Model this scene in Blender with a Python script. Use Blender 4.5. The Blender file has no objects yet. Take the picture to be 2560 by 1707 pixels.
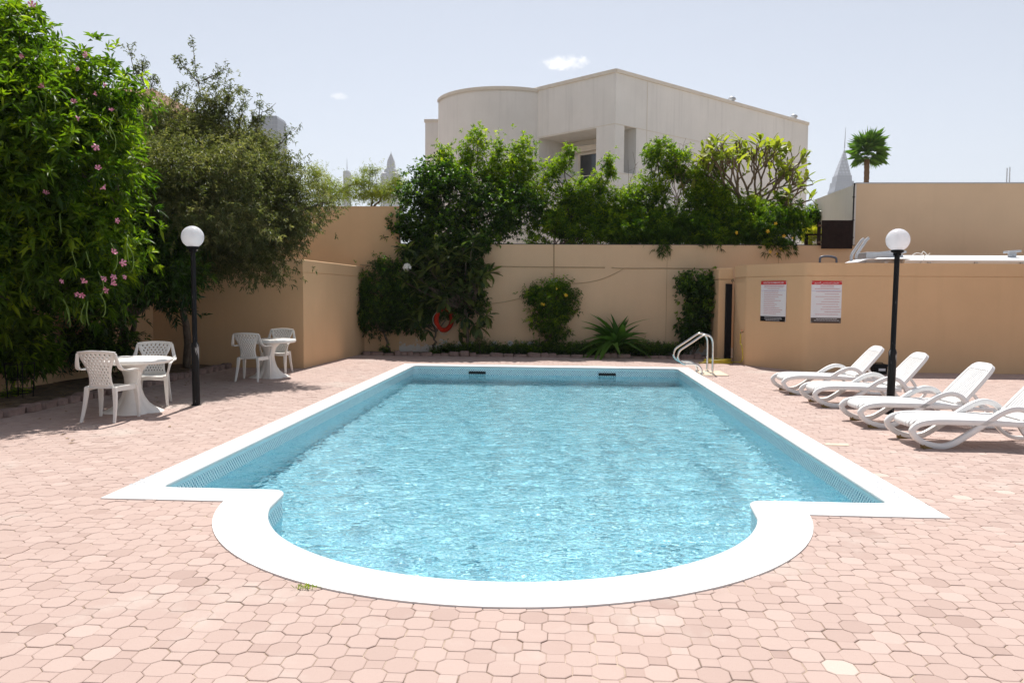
import bpy, bmesh, math, random
import numpy as np
from mathutils import Vector, Matrix

S = bpy.context.scene
COL = S.collection
R = math.radians
rnd = random.Random(7)

# ------------------------------------------------------------------ camera
YAW, PITCH, ROLL, FPX, CH = R(3.516), R(-3.369), R(.4146), 1991.0, 1.6


def cam_axes():
    cy, sy, cp, sp = math.cos(YAW), math.sin(YAW), math.cos(PITCH), math.sin(PITCH)
    f = np.array([-sy * cp, cy * cp, sp])
    r = np.array([cy, sy, 0.0])
    u = np.cross(r, f)
    cr, sr = math.cos(ROLL), math.sin(ROLL)
    return f, cr * r + sr * u, -sr * r + cr * u


FW, RT, UP = cam_axes()
cam_data = bpy.data.cameras.new('camera')
cam_data.lens = 28.0
cam_data.sensor_width = 36.0
cam_data.clip_start = 0.05
cam_data.clip_end = 9000
cam = bpy.data.objects.new('camera', cam_data)
COL.objects.link(cam)
cam.matrix_world = Matrix(((RT[0], UP[0], -FW[0], 0), (RT[1], UP[1], -FW[1], 0), (RT[2], UP[2], -FW[2], CH), (0, 0, 0, 1)))
S.camera = cam


def ray(px, py):
    return FW + RT * (px - 1280) / FPX - UP * (py - 853.5) / FPX


def G(px, py, z=0.0):                       # photo pixel -> point at height z
    d = ray(px, py)
    p = np.array([0, 0, CH]) + d * ((z - CH) / d[2])
    return Vector(p)


def AY(px, py, y):                          # photo pixel -> point on the plane Y = y
    d = ray(px, py)
    return Vector(np.array([0, 0, CH]) + d * (y / d[1]))


def AP(px, py, p0, n):                      # photo pixel -> point on any plane
    d = ray(px, py)
    o = np.array([0, 0, CH])
    t = np.dot(np.array(p0) - o, np.array(n)) / np.dot(d, np.array(n))
    return Vector(o + d * t)


# ------------------------------------------------------------------ world, sun, exposure
SUN_EL, SUN_AZ = R(62.0), R(-4.4)           # azimuth from +Y, negative = towards -X
world = bpy.data.worlds.new('World')
S.world = world
world.use_nodes = True
wn, wl = world.node_tree.nodes, world.node_tree.links
wn.clear()
w_out = wn.new('ShaderNodeOutputWorld')
w_bg = wn.new('ShaderNodeBackground')
w_bg.inputs['Strength'].default_value = 0.094
w_sky = wn.new('ShaderNodeTexSky')
w_sky.sky_type = 'NISHITA'
w_sky.sun_disc = False
w_sky.sun_elevation = SUN_EL
w_sky.sun_rotation = SUN_AZ
w_sky.air_density = 1.0
w_sky.dust_density = 0.6
w_sky.ozone_density = 1.0
w_sky.altitude = 0
wl.new(w_bg.outputs[0], w_out.inputs[0])


def wmath(op, a, b=None):
    n = wn.new('ShaderNodeMath')
    n.operation = op
    for i, v in enumerate((a, b)):
        if v is None:
            continue
        if isinstance(v, (int, float)):
            n.inputs[i].default_value = v
        else:
            wl.new(v, n.inputs[i])
    return n.outputs[0]


def wdot(vec, v):
    n = wn.new('ShaderNodeVectorMath')
    n.operation = 'DOT_PRODUCT'
    wl.new(vec, n.inputs[0])
    n.inputs[1].default_value = v
    return n.outputs['Value']


# hazy desert air: the clear-sky blue is washed towards white, plus two small clouds at fixed bearings
w_tc = wn.new('ShaderNodeTexCoord')
w_hsv = wn.new('ShaderNodeHueSaturation')
w_hsv.inputs['Saturation'].default_value = 0.34
wl.new(w_sky.outputs[0], w_hsv.inputs['Color'])
w_tint = wn.new('ShaderNodeMix')
w_tint.data_type = 'RGBA'
w_tint.blend_type = 'MULTIPLY'
w_tint.inputs['Factor'].default_value = 1.0
w_tint.inputs['B'].default_value = (.965, .99, 1.04, 1)
wl.new(w_hsv.outputs[0], w_tint.inputs['A'])
sky_col = w_tint.outputs['Result']
for (px, py, wa, wb, dens) in ((1415, 158, 66, 22, 1.0), (850, 241, 30, 10, .5)):
    d = Vector(ray(px, py)).normalized()
    rt = Vector((d.y, -d.x, 0)).normalized()
    upv = rt.cross(d)
    u = wmath('DIVIDE', wdot(w_tc.outputs['Generated'], rt), wa / FPX)
    v = wmath('DIVIDE', wdot(w_tc.outputs['Generated'], upv), wb / FPX)
    front = wmath('GREATER_THAN', wdot(w_tc.outputs['Generated'], d), 0.5)
    r2 = wmath('ADD', wmath('MULTIPLY', u, u), wmath('MULTIPLY', v, v))
    nz = wn.new('ShaderNodeTexNoise')
    nz.inputs['Scale'].default_value = 70
    nz.inputs['Detail'].default_value = 6
    nz.inputs['Roughness'].default_value = .62
    wl.new(w_tc.outputs['Generated'], nz.inputs['Vector'])
    m = wmath('SUBTRACT', wmath('ADD', wmath('MULTIPLY', nz.outputs[0], 2.2), -.25), r2)
    mr = wn.new('ShaderNodeMapRange')
    mr.interpolation_type = 'SMOOTHSTEP'
    wl.new(m, mr.inputs[0])
    mr.inputs[1].default_value = 0.05
    mr.inputs[2].default_value = 0.95
    mr.inputs[3].default_value = 0
    mr.inputs[4].default_value = dens
    mx = wn.new('ShaderNodeMix')
    mx.data_type = 'RGBA'
    wl.new(wmath('MULTIPLY', mr.outputs[0], front), mx.inputs['Factor'])
    wl.new(sky_col, mx.inputs['A'])
    mx.inputs['B'].default_value = (9.6, 9.6, 9.7, 1)
    sky_col = mx.outputs['Result']
wl.new(sky_col, w_bg.inputs['Color'])

sun_dir = Vector((math.sin(SUN_AZ) * math.cos(SUN_EL), math.cos(SUN_AZ) * math.cos(SUN_EL), math.sin(SUN_EL)))
sun_data = bpy.data.lights.new('sun', 'SUN')
sun_data.energy = 5.0
sun_data.angle = R(0.53)
sun_data.color = (1.0, 0.965, 0.915)
sun = bpy.data.objects.new('sun', sun_data)
COL.objects.link(sun)
sun.location = (0, 0, 40)
sun.rotation_euler = sun_dir.to_track_quat('Z', 'Y').to_euler()
sun_data.cycles.is_caustics_light = True

S.view_settings.view_transform = 'Standard'
S.view_settings.look = 'None'
S.view_settings.gamma = 1.0
S.view_settings.use_curve_mapping = False
S.view_settings.exposure = 0.44
S.render.engine = 'CYCLES'
S.cycles.use_denoising = True
S.cycles.denoiser = 'OPENIMAGEDENOISE'
S.cycles.max_bounces = 8
S.cycles.diffuse_bounces = 4
S.cycles.glossy_bounces = 3
S.cycles.transmission_bounces = 6
S.cycles.transparent_max_bounces = 8
S.cycles.sample_clamp_indirect = 8.0
S.cycles.blur_glossy = 0.5
S.cycles.use_adaptive_sampling = True
S.cycles.adaptive_threshold = 0.015

# ------------------------------------------------------------------ helpers


class MB:
    """collects faces; build() links them as one mesh object"""

    def __init__(self):
        self.v, self.f, self.t = [], [], []

    def face(self, idx, tint=None):
        self.f.append(tuple(idx))
        self.t.append(tint if tint is not None else .5)

    def add(self, vs, fs, tint=None):
        o = len(self.v)
        self.v += [tuple(p) for p in vs]
        for f in fs:
            self.face([i + o for i in f], tint)
        return o

    def box(self, c, s, rot=None, tint=None, taper=1.0):
        hx, hy, hz = s[0] / 2, s[1] / 2, s[2] / 2
        vs = []
        for z in (-hz, hz):
            k = taper if z > 0 else 1.0
            for x, y in ((-hx, -hy), (hx, -hy), (hx, hy), (-hx, hy)):
                p = Vector((x * k, y * k, z))
                if rot is not None:
                    p = rot @ p
                vs.append(p + Vector(c))
        self.add(vs, [(3, 2, 1, 0), (4, 5, 6, 7), (0, 1, 5, 4), (1, 2, 6, 5), (2, 3, 7, 6), (3, 0, 4, 7)], tint)

    def box2(self, a, b, tint=None):
        a, b = Vector(a), Vector(b)
        self.box((a + b) / 2, [abs(b[i] - a[i]) for i in range(3)], tint=tint)

    def tube(self, path, r, n=8, cap=True, closed=False, tint=None, flat=None):
        path = [Vector(p) for p in path]
        m = len(path)
        rr = r if isinstance(r, (list, tuple)) else [r] * m
        up0 = None
        o = len(self.v)
        for i, p in enumerate(path):
            if closed:
                t = path[(i + 1) % m] - path[i - 1]
            else:
                t = path[min(i + 1, m - 1)] - path[max(i - 1, 0)]
            t.normalize()
            if up0 is None:
                a = Vector((0, 0, 1)) if abs(t.z) < .9 else Vector((1, 0, 0))
                up0 = (a - t * a.dot(t)).normalized()
            else:
                up0 = (up0 - t * up0.dot(t))
                up0 = up0.normalized() if up0.length > 1e-6 else Vector((1, 0, 0))
            s = t.cross(up0)
            for k in range(n):
                a = 2 * math.pi * k / n
                self.v.append(tuple(p + (up0 * math.sin(a) + s * math.cos(a)) * rr[i]))
        for i in range(m if closed else m - 1):
            j = (i + 1) % m
            for k in range(n):
                k2 = (k + 1) % n
                self.face((o + i * n + k, o + i * n + k2, o + j * n + k2, o + j * n + k), tint)
        if cap and not closed:
            self.face([o + k for k in range(n)][::-1], tint)
            self.face([o + (m - 1) * n + k for k in range(n)], tint)

    def ribbon(self, path, side, w, h, cap=True, tint=None, round_=0.0):
        """sweep of a rounded rectangle: w along the fixed vector `side`, h in the path's plane"""
        path = [Vector(p) for p in path]
        side = Vector(side).normalized()
        m = len(path)
        ww = w if isinstance(w, (list, tuple)) else [w] * m
        hh = h if isinstance(h, (list, tuple)) else [h] * m
        o = len(self.v)
        n = 8
        for i, p in enumerate(path):
            t = (path[min(i + 1, m - 1)] - path[max(i - 1, 0)]).normalized()
            nrm = side.cross(t).normalized()
            a, b = ww[i] / 2, hh[i] / 2
            k = .78
            for (x, y) in ((-1, -k), (-k, -1), (k, -1), (1, -k), (1, k), (k, 1), (-k, 1), (-1, k)):
                self.v.append(tuple(p + side * (x * a) + nrm * (y * b)))
        for i in range(m - 1):
            for k in range(n):
                k2 = (k + 1) % n
                self.face((o + i * n + k, o + i * n + k2, o + (i + 1) * n + k2, o + (i + 1) * n + k), tint)
        if cap:
            self.face([o + k for k in range(n)][::-1], tint)
            self.face([o + (m - 1) * n + k for k in range(n)], tint)

    def lathe(self, prof, n=24, c=(0, 0, 0), mod=None, cap=True, tint=None):
        o = len(self.v)
        c = Vector(c)
        for (r, z) in prof:
            for k in range(n):
                a = 2 * math.pi * k / n
                q = r * (mod(a, z) if mod else 1)
                self.v.append(tuple(c + Vector((q * math.cos(a), q * math.sin(a), z))))
        for i in range(len(prof) - 1):
            for k in range(n):
                k2 = (k + 1) % n
                self.face((o + i * n + k, o + i * n + k2, o + (i + 1) * n + k2, o + (i + 1) * n + k), tint)
        if cap:
            self.face([o + k for k in range(n)][::-1], tint)
            self.face([o + (len(prof) - 1) * n + k for k in range(n)], tint)

    def prism(self, poly, z0, z1, tint=None, bottom=True):
        n = len(poly)
        vs = [(p[0], p[1], z0) for p in poly] + [(p[0], p[1], z1) for p in poly]
        fs = [tuple(range(n, 2 * n))]
        if bottom:
            fs.append(tuple(range(n - 1, -1, -1)))
        fs += [(i, (i + 1) % n, (i + 1) % n + n, i + n) for i in range(n)]
        self.add(vs, fs, tint)

    def mesh(self, name, smooth=False):
        me = bpy.data.meshes.new(name)
        me.from_pydata(self.v, [], self.f)
        if any(t != .5 for t in self.t):
            at = me.attributes.new('tint', 'FLOAT', 'FACE')
            at.data.foreach_set('value', self.t)
        if smooth:
            me.polygons.foreach_set('use_smooth', [True] * len(me.polygons))
        me.update()
        return me

    def build(self, name, mat, parent=None, smooth=False, bevel=0, kind=None, sharp=None):
        me = self.mesh(name, smooth)
        return link(name, me, mat, parent, bevel=bevel, kind=kind, sharp=sharp)


def link(name, me, mat, parent=None, bevel=0, kind=None, sharp=None):
    if mat is not None and not me.materials:
        me.materials.append(mat)
    o = bpy.data.objects.new(name, me)
    COL.objects.link(o)
    if parent is not None:
        o.parent = parent
    if bevel:
        b = o.modifiers.new('bevel', 'BEVEL')
        b.width = bevel
        b.segments = 2
        b.limit_method = 'ANGLE'
        b.angle_limit = R(35)
    if sharp:
        me.set_sharp_from_angle(angle=R(sharp))
    if kind:
        o['kind'] = kind
    return o


def thing(name, label, cat, loc=(0, 0, 0), rz=0.0, group=None):
    o = bpy.data.objects.new(name, None)
    COL.objects.link(o)
    o.location = loc
    o.rotation_euler = (0, 0, rz)
    o.empty_display_size = .1
    tag(o, label, cat, group)
    return o


def tag(o, label, cat, group=None):
    o['label'] = label
    o['category'] = cat
    if group:
        o['group'] = group
    return o


def copy_tree(o, parent=None):
    c = o.copy()
    COL.objects.link(c)
    c.parent = parent
    for ch in o.children:
        copy_tree(ch, c)
    return c


def structure(o):
    o['kind'] = 'structure'
    return o


def catmull(pts, n=8):
    pts = [Vector(p) for p in pts]
    out = []
    for i in range(len(pts) - 1):
        p0, p1, p2, p3 = pts[max(i - 1, 0)], pts[i], pts[i + 1], pts[min(i + 2, len(pts) - 1)]
        for k in range(n):
            t = k / n
            out.append(.5 * ((2 * p1) + (p2 - p0) * t + (2 * p0 - 5 * p1 + 4 * p2 - p3) * t * t + (3 * p1 - p0 - 3 * p2 + p3) * t ** 3))
    out.append(pts[-1])
    return out


# ------------------------------------------------------------------ materials


class NT:
    def __init__(self, name):
        self.m = bpy.data.materials.new(name)
        self.m.use_nodes = True
        self.n, self.l = self.m.node_tree.nodes, self.m.node_tree.links
        self.n.clear()
        self.out = self.n.new('ShaderNodeOutputMaterial')

    def node(self, t, **kw):
        n = self.n.new(t)
        for k, v in kw.items():
            setattr(n, k, v)
        return n

    def put(self, sock, v):
        if isinstance(v, bpy.types.NodeSocket):
            self.l.new(v, sock)
        elif v is not None:
            sock.default_value = v if not (isinstance(v, tuple) and len(v) == 3 and sock.type == 'RGBA') else (*v, 1)

    def math(self, op, a, b=None, c=None):
        n = self.node('ShaderNodeMath', operation=op)
        for i, v in enumerate((a, b, c)):
            if v is not None:
                self.put(n.inputs[i], v)
        return n.outputs[0]

    def vmath(self, op, a, b=None):
        n = self.node('ShaderNodeVectorMath', operation=op)
        self.put(n.inputs[0], a)
        if b is not None:
            self.put(n.inputs[1], b)
        return n.outputs[0]

    def noise(self, vec, scale, detail=4, rough=.55, col=False, dist=0):
        n = self.node('ShaderNodeTexNoise')
        self.put(n.inputs['Vector'], vec)
        n.inputs['Scale'].default_value = scale
        n.inputs['Detail'].default_value = detail
        n.inputs['Roughness'].default_value = rough
        n.inputs['Distortion'].default_value = dist
        return n.outputs[1 if col else 0]

    def ramp(self, fac, stops, interp='LINEAR'):
        n = self.node('ShaderNodeValToRGB')
        n.color_ramp.interpolation = interp
        el = n.color_ramp.elements
        while len(el) < len(stops):
            el.new(.5)
        for e, (p, c) in zip(el, stops):
            e.position = p
            e.color = (*c, 1) if len(c) == 3 else c
        self.put(n.inputs[0], fac)
        return n.outputs[0]

    def mix(self, fac, a, b, mode='MIX'):
        n = self.node('ShaderNodeMix', data_type='RGBA', blend_type=mode)
        self.put(n.inputs['Factor'], fac)
        self.put(n.inputs['A'], a)
        self.put(n.inputs['B'], b)
        return n.outputs['Result']

    def range(self, v, a, b, c=0.0, d=1.0, smooth=True):
        n = self.node('ShaderNodeMapRange')
        if smooth:
            n.interpolation_type = 'SMOOTHSTEP'
        self.put(n.inputs[0], v)
        for i, x in enumerate((a, b, c, d)):
            n.inputs[i + 1].default_value = x
        return n.outputs[0]

    def pos(self):
        return self.node('ShaderNodeNewGeometry').outputs['Position']

    def obj(self):
        return self.node('ShaderNodeTexCoord').outputs['Object']

    def uv(self):
        return self.node('ShaderNodeTexCoord').outputs['UV']

    def attr(self, name, vec=False):
        n = self.node('ShaderNodeAttribute', attribute_name=name)
        return n.outputs['Vector' if vec else 'Fac']

    def sep(self, v):
        n = self.node('ShaderNodeSeparateXYZ')
        self.put(n.inputs[0], v)
        return n.outputs

    def comb(self, x, y, z):
        n = self.node('ShaderNodeCombineXYZ')
        for i, v in enumerate((x, y, z)):
            self.put(n.inputs[i], v)
        return n.outputs[0]

    def bump(self, h, strength=.3, dist=.01):
        n = self.node('ShaderNodeBump')
        n.inputs['Strength'].default_value = strength
        n.inputs['Distance'].default_value = dist
        self.put(n.inputs['Height'], h)
        return n.outputs[0]

    def principled(self, col, rough=.6, normal=None, metal=0.0, spec=.5, **kw):
        n = self.node('ShaderNodeBsdfPrincipled')
        self.put(n.inputs['Base Color'], col)
        self.put(n.inputs['Roughness'], rough)
        self.put(n.inputs['Metallic'], metal)
        self.put(n.inputs['Specular IOR Level'], spec)
        if normal is not None:
            self.put(n.inputs['Normal'], normal)
        for k, v in kw.items():
            self.put(n.inputs[k.replace('_', ' ')], v)
        return n.outputs[0]

    def done(self, shader):
        self.l.new(shader, self.out.inputs['Surface'])
        return self.m


def simple(name, col, rough=.6, var=.12, scale=6, bump=.0, bscale=60, metal=0.0, spec=.5, local=True, **kw):
    t = NT(name)
    p = t.obj() if local else t.pos()
    n1 = t.noise(p, scale, 5)
    dark = tuple(c * (1 - var) for c in col)
    lite = tuple(min(1, c * (1 + var)) for c in col)
    c = t.ramp(n1, [(.3, dark), (.7, lite)])
    nrm = t.bump(t.noise(p, bscale, 3), bump, .004) if bump else None
    return t.done(t.principled(c, rough, nrm, metal, spec, **kw))


def mat_plaster(name, col, streak=.10, grain=.25, low_patch=0.0, spots=None):
    t = NT(name)
    p = t.pos()
    s = t.sep(p)
    big = t.noise(p, .55, 5, .6)
    c = t.ramp(big, [(.3, tuple(v * .93 for v in col)), (.7, tuple(min(1, v * 1.05) for v in col))])
    st = t.noise(t.vmath('MULTIPLY', p, (5.0, 5.0, .25)), 1.0, 5, .6)
    k = t.range(st, .48, .75, 0, streak)
    c = t.mix(k, c, tuple(v * .55 for v in col))
    fine = t.noise(p, 18, 4, .6)
    c = t.mix(t.range(fine, .35, .75, 0, .10), c, tuple(v * .8 for v in col))
    if low_patch:
        n = t.noise(p, 4.2, 6, .68)
        zz = t.range(s[2], .05, .75, .30, -.28, smooth=False)
        m = t.range(t.math('ADD', n, zz), .64, .67, 0, low_patch)
        c = t.mix(m, c, (.62, .62, .62))
    rough_n = t.noise(p, 90, 3, .6)
    h = t.math('ADD', t.math('MULTIPLY', rough_n, .6), t.noise(p, 7, 3))
    return t.done(t.principled(c, .88, t.bump(h, grain, .006), 0, .25))


def mat_leaf(name, c_dark, c_mid, c_lite, trans=.42, rough=.45, spec=.22, tcol=None):
    t = NT(name)
    a = t.attr('tint')
    c = t.ramp(a, [(0, c_dark), (.5, c_mid), (1, c_lite)])
    b = t.principled(c, rough, None, 0, spec)
    tr = t.node('ShaderNodeBsdfTranslucent')
    tc = t.mix(1.0, c, tcol or (1.0, 1.15, .45), 'MULTIPLY')
    tc = t.mix(1.0, tc, (2.1, 2.1, 2.1), 'MULTIPLY')
    t.put(tr.inputs['Color'], tc)
    m = t.node('ShaderNodeMixShader')
    m.inputs[0].default_value = trans
    t.l.new(b, m.inputs[1])
    t.l.new(tr.outputs[0], m.inputs[2])
    return t.done(m.outputs[0])


def mat_paver():
    t = NT('paver concrete')
    p = t.pos()
    a = t.attr('tint')
    c = t.ramp(a, [(0, (.365, .265, .23)), (.35, (.435, .325, .285)), (.7, (.46, .35, .308)), (.93, (.495, .38, .335)), (1, (.56, .46, .40))])
    big = t.noise(p, .45, 5, .6)
    c = t.mix(t.range(big, .45, .72, 0, .35), c, (.53, .39, .335))
    grey = t.noise(p, 1.3, 5, .62)
    c = t.mix(t.range(grey, .58, .76, 0, .5), c, (.36, .27, .23))
    pale = t.noise(t.vmath('ADD', p, (31.0, 7.0, 0.0)), .8, 6, .66)
    c = t.mix(t.range(pale, .55, .70, 0, .7), c, (.51, .445, .395))
    fine = t.noise(p, 240, 3, .7)
    c = t.mix(t.range(fine, .35, .7, .0, .22), c, (.36, .23, .19))
    spk = t.noise(p, 35, 4, .7)
    c = t.mix(t.range(spk, .66, .8, 0, .4), c, (.33, .22, .18))
    h = t.math('ADD', fine, t.math('MULTIPLY', t.noise(p, 45, 4), 1.2))
    return t.done(t.principled(c, .85, t.bump(h, .35, .0025), 0, .25))


def mat_sand():
    t = NT('joint sand')
    p = t.pos()
    n = t.noise(p, 2.3, 6, .65)
    c = t.ramp(n, [(.34, (.10, .072, .058)), (.47, (.33, .245, .19)), (.58, (.52, .41, .325))])
    f = t.noise(p, 160, 2)
    c = t.mix(t.range(f, .3, .7, 0, .3), c, (.25, .19, .15))
    return t.done(t.principled(c, .95, t.bump(f, .4, .004), 0, .15))


def mat_mosaic():
    """2.5 cm glass mosaic, mapped by UV in metres"""
    t = NT('pool mosaic')
    uv = t.uv()
    s = t.sep(uv)
    sz = .025
    cu, cv = t.math('DIVIDE', s[0], sz), t.math('DIVIDE', s[1], sz)
    fu, fv = t.math('FLOOR', cu), t.math('FLOOR', cv)
    wn_ = t.node('ShaderNodeTexWhiteNoise', noise_dimensions='2D')
    t.put(wn_.inputs['Vector'], t.comb(fu, fv, 0.0))
    rnd_ = wn_.outputs['Value']
    c = t.ramp(rnd_, [(0, (.27, .60, .69)), (.30, (.40, .72, .79)), (.52, (.60, .84, .87)), (.66, (.14, .46, .60)), (.84, (.045, .30, .47))], 'CONSTANT')
    gu = t.math('ABSOLUTE', t.math('SUBTRACT', t.math('FRACT', cu), .5))
    gv = t.math('ABSOLUTE', t.math('SUBTRACT', t.math('FRACT', cv), .5))
    g = t.math('GREATER_THAN', t.math('MAXIMUM', gu, gv), .44)
    c = t.mix(g, c, (.55, .74, .76))
    return t.done(t.principled(c, .25, t.bump(t.math('SUBTRACT', 1.0, g), .15, .002), 0, .4))


def mat_band():
    """waterline band: pale tiles with scattered blue ones, mapped by UV in metres"""
    t = NT('waterline mosaic')
    s = t.sep(t.uv())
    sz = .025
    cu, cv = t.math('DIVIDE', s[0], sz), t.math('DIVIDE', s[1], sz)
    fu, fv = t.math('FLOOR', cu), t.math('FLOOR', cv)
    w = t.node('ShaderNodeTexWhiteNoise', noise_dimensions='2D')
    t.put(w.inputs['Vector'], t.comb(fu, fv, 0.0))
    par = t.math('MODULO', t.math('ADD', fu, fv), 2.0)
    k = t.math('ADD', t.math('MULTIPLY', t.math('ABSOLUTE', par), .62), t.math('MULTIPLY', w.outputs['Value'], .5))
    c = t.ramp(k, [(0, (.80, .90, .91)), (.58, (.13, .36, .44)), (.72, (.07, .26, .36)), (.98, (.17, .42, .48))], 'CONSTANT')
    gu = t.math('ABSOLUTE', t.math('SUBTRACT', t.math('FRACT', cu), .5))
    gv = t.math('ABSOLUTE', t.math('SUBTRACT', t.math('FRACT', cv), .5))
    g = t.math('GREATER_THAN', t.math('MAXIMUM', gu, gv), .43)
    c = t.mix(g, c, (.80, .88, .88))
    return t.done(t.principled(c, .25, None, 0, .4))


def mat_water():
    t = NT('pool water')
    p = t.pos()
    n1 = t.noise(t.vmath('MULTIPLY', p, (1.0, 1.35, 1.0)), 11.0, 1.2, .45, dist=.5)
    n2 = t.noise(p, 5.0, 2, .5)
    h = t.math('ADD', n1, t.math('MULTIPLY', n2, .8))
    nrm = t.bump(h, 1.0, .012)
    b = t.node('ShaderNodeBsdfPrincipled')
    b.inputs['Base Color'].default_value = (.86, .975, 1.0, 1)
    b.inputs['Roughness'].default_value = 0.0
    b.inputs['IOR'].default_value = 1.333
    b.inputs['Transmission Weight'].default_value = 1.0
    t.l.new(nrm, b.inputs['Normal'])
    return t.done(b.outputs[0])


def mat_plastic(name, col, rough=.38):
    t = NT(name)
    p = t.obj()
    n = t.noise(p, 5, 5, .6)
    c = t.ramp(n, [(.3, tuple(v * .93 for v in col)), (.7, col)])
    f = t.noise(p, 60, 3)
    c = t.mix(t.range(f, .55, .8, 0, .12), c, tuple(v * .75 for v in col))
    return t.done(t.principled(c, t.range(n, .3, .7, rough - .05, rough + .12), t.bump(f, .06, .002), 0, .45))


def mat_painted_metal():
    t = NT('black flaking paint')
    p = t.obj()
    n = t.noise(t.vmath('MULTIPLY', p, (14, 14, 3.5)), 1.0, 6, .7)
    z = t.sep(p)[2]
    band = t.math('MULTIPLY', t.range(z, .55, .78), t.range(z, 1.0, .84))
    m = t.range(t.math('ADD', n, t.math('MULTIPLY', band, .13)), .63, .69)
    c = t.mix(m, (.006, .006, .007), (.30, .29, .28))
    return t.done(t.principled(c, .5, t.bump(n, .2, .003), 0, .22))


def mat_globe():
    t = NT('opal acrylic globe')
    b = t.node('ShaderNodeBsdfPrincipled')
    b.inputs['Base Color'].default_value = (.86, .86, .88, 1)
    b.inputs['Roughness'].default_value = .22
    b.inputs['Subsurface Weight'].default_value = 0
    tr = t.node('ShaderNodeBsdfTranslucent')
    tr.inputs['Color'].default_value = (.88, .88, .90, 1)
    tp = t.node('ShaderNodeBsdfTransparent')
    tp.inputs['Color'].default_value = (.9, .9, .92, 1)
    m = t.node('ShaderNodeMixShader')
    m.inputs[0].default_value = .55
    t.l.new(b.outputs[0], m.inputs[1])
    t.l.new(tr.outputs[0], m.inputs[2])
    m2 = t.node('ShaderNodeMixShader')
    m2.inputs[0].default_value = .16
    t.l.new(m.outputs[0], m2.inputs[1])
    t.l.new(tp.outputs[0], m2.inputs[2])
    return t.done(m2.outputs[0])


def mat_glass_pane():
    t = NT('window glass')
    return t.done(t.principled((.035, .04, .045), .06, None, 0, .8))


def mat_tower(name, col, glass, sx, sz, mort=.25):
    t = NT(name)
    s = t.sep(t.obj())
    u = t.math('FRACT', t.math('DIVIDE', t.math('ADD', s[0], s[1]), sx))
    v = t.math('FRACT', t.math('DIVIDE', s[2], sz))
    g = t.math('MULTIPLY', t.math('GREATER_THAN', u, mort), t.math('GREATER_THAN', v, mort))
    c = t.mix(g, col, glass)
    return t.done(t.principled(c, .5, None, 0, .4))


def mat_bark(name, a, b):
    t = NT(name)
    p = t.obj()
    n = t.noise(t.vmath('MULTIPLY', p, (1, 1, .35)), 22, 5, .65)
    return t.done(t.principled(t.ramp(n, [(.3, a), (.7, b)]), .9, t.bump(n, .6, .015), 0, .2))


def mat_soil():
    t = NT('garden soil')
    p = t.pos()
    n = t.noise(p, 6, 7, .7)
    c = t.ramp(n, [(.3, (.07, .05, .035)), (.5, (.15, .11, .075)), (.7, (.27, .20, .13))])
    f = t.noise(p, 40, 4, .7)
    c = t.mix(t.range(f, .6, .75, 0, .7), c, (.36, .26, .12))
    return t.done(t.principled(c, .95, t.bump(f, .8, .02), 0, .1))


def mat_coping():
    t = NT('white coping paint')
    p = t.pos()
    c = t.ramp(t.noise(p, 1.6, 6, .65), [(.3, (.70, .68, .655)), (.7, (.76, .75, .735))])
    spots = t.noise(p, 9, 6, .75)
    c = t.mix(t.range(spots, .66, .78, 0, .35), c, (.50, .46, .42))
    ck = t.node('ShaderNodeTexVoronoi', feature='DISTANCE_TO_EDGE')
    t.put(ck.inputs['Vector'], t.vmath('ADD', p, t.noise(p, 2.5, 5, .6, col=True)))
    ck.inputs['Scale'].default_value = .55
    crack = t.math('MULTIPLY', t.math('LESS_THAN', ck.outputs['Distance'], .004), t.range(t.noise(p, 1.1, 2), .5, .6))
    c = t.mix(t.math('MULTIPLY', crack, .45), c, (.32, .29, .26))
    return t.done(t.principled(c, .55, t.bump(t.noise(p, 60, 4), .08, .003), 0, .3))


M = {}
M['paver'] = mat_paver()
M['sand'] = mat_sand()
M['soil'] = mat_soil()
M['ground'] = simple('desert ground', (.33, .27, .20), .95, .2, .4, .3, 8, local=False)
M['coping'] = mat_coping()
M['lip'] = simple('pool lip with painted water reflection', (.62, .82, .85), .5, .05, 5, local=False)  # aqua in the base colour paints in the water's reflected light
M['mosaic'] = mat_mosaic()
M['band'] = mat_band()
M['water'] = mat_water()
M['tan'] = mat_plaster('tan plaster', (.67, .44, .25), .07)
M['tan_back'] = mat_plaster('tan plaster with peeled foot', (.66, .465, .295), .07, low_patch=.85)
M['tan_up'] = mat_plaster('tan roof wall plaster', (.66, .49, .33), .06)
M['house'] = mat_plaster('off white house render', (.83, .81, .785), .22)
M['house_trim'] = simple('cream house trim', (.74, .68, .60), .85, .06, 3, local=False)
M['concrete'] = mat_plaster('pale grey parapet render', (.72, .68, .64), .12)
M['plastic'] = mat_plastic('white weathered plastic', (.82, .79, .74))
M['lounge'] = mat_plastic('white lounger resin', (.84, .83, .815), .33)
M['black'] = mat_painted_metal()
M['globe'] = mat_globe()
M['bulb'] = simple('white bulb', (.8, .8, .8), .4, .02)
M['darkmetal'] = simple('black gate steel', (.005, .005, .006), .6, .1, spec=.15)
M['steel'] = simple('polished stainless steel', (.66, .64, .61), .17, .05, 8, metal=1.0)
M['wood'] = simple('worn wood block', (.23, .15, .05), .8, .3, 20, .3)
M['red'] = simple('red sign paint', (.55, .012, .015), .4, .04)
M['signwhite'] = simple('white sign sheet', (.74, .74, .76), .35, .02)
M['signblack'] = simple('black sign paint', (.006, .006, .008), .5, .05, spec=.2)
M['signbrown'] = simple('faded sign paint', (.05, .03, .022), .4, .1)
M['ink'] = simple('red sign ink', (.50, .10, .11), .5, .1)
M['rule'] = simple('violet sign rule', (.30, .28, .55), .5, .05)
M['orange'] = simple('orange lifebuoy shell', (.40, .022, .006), .7, .15, 5, spec=.1)
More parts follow.
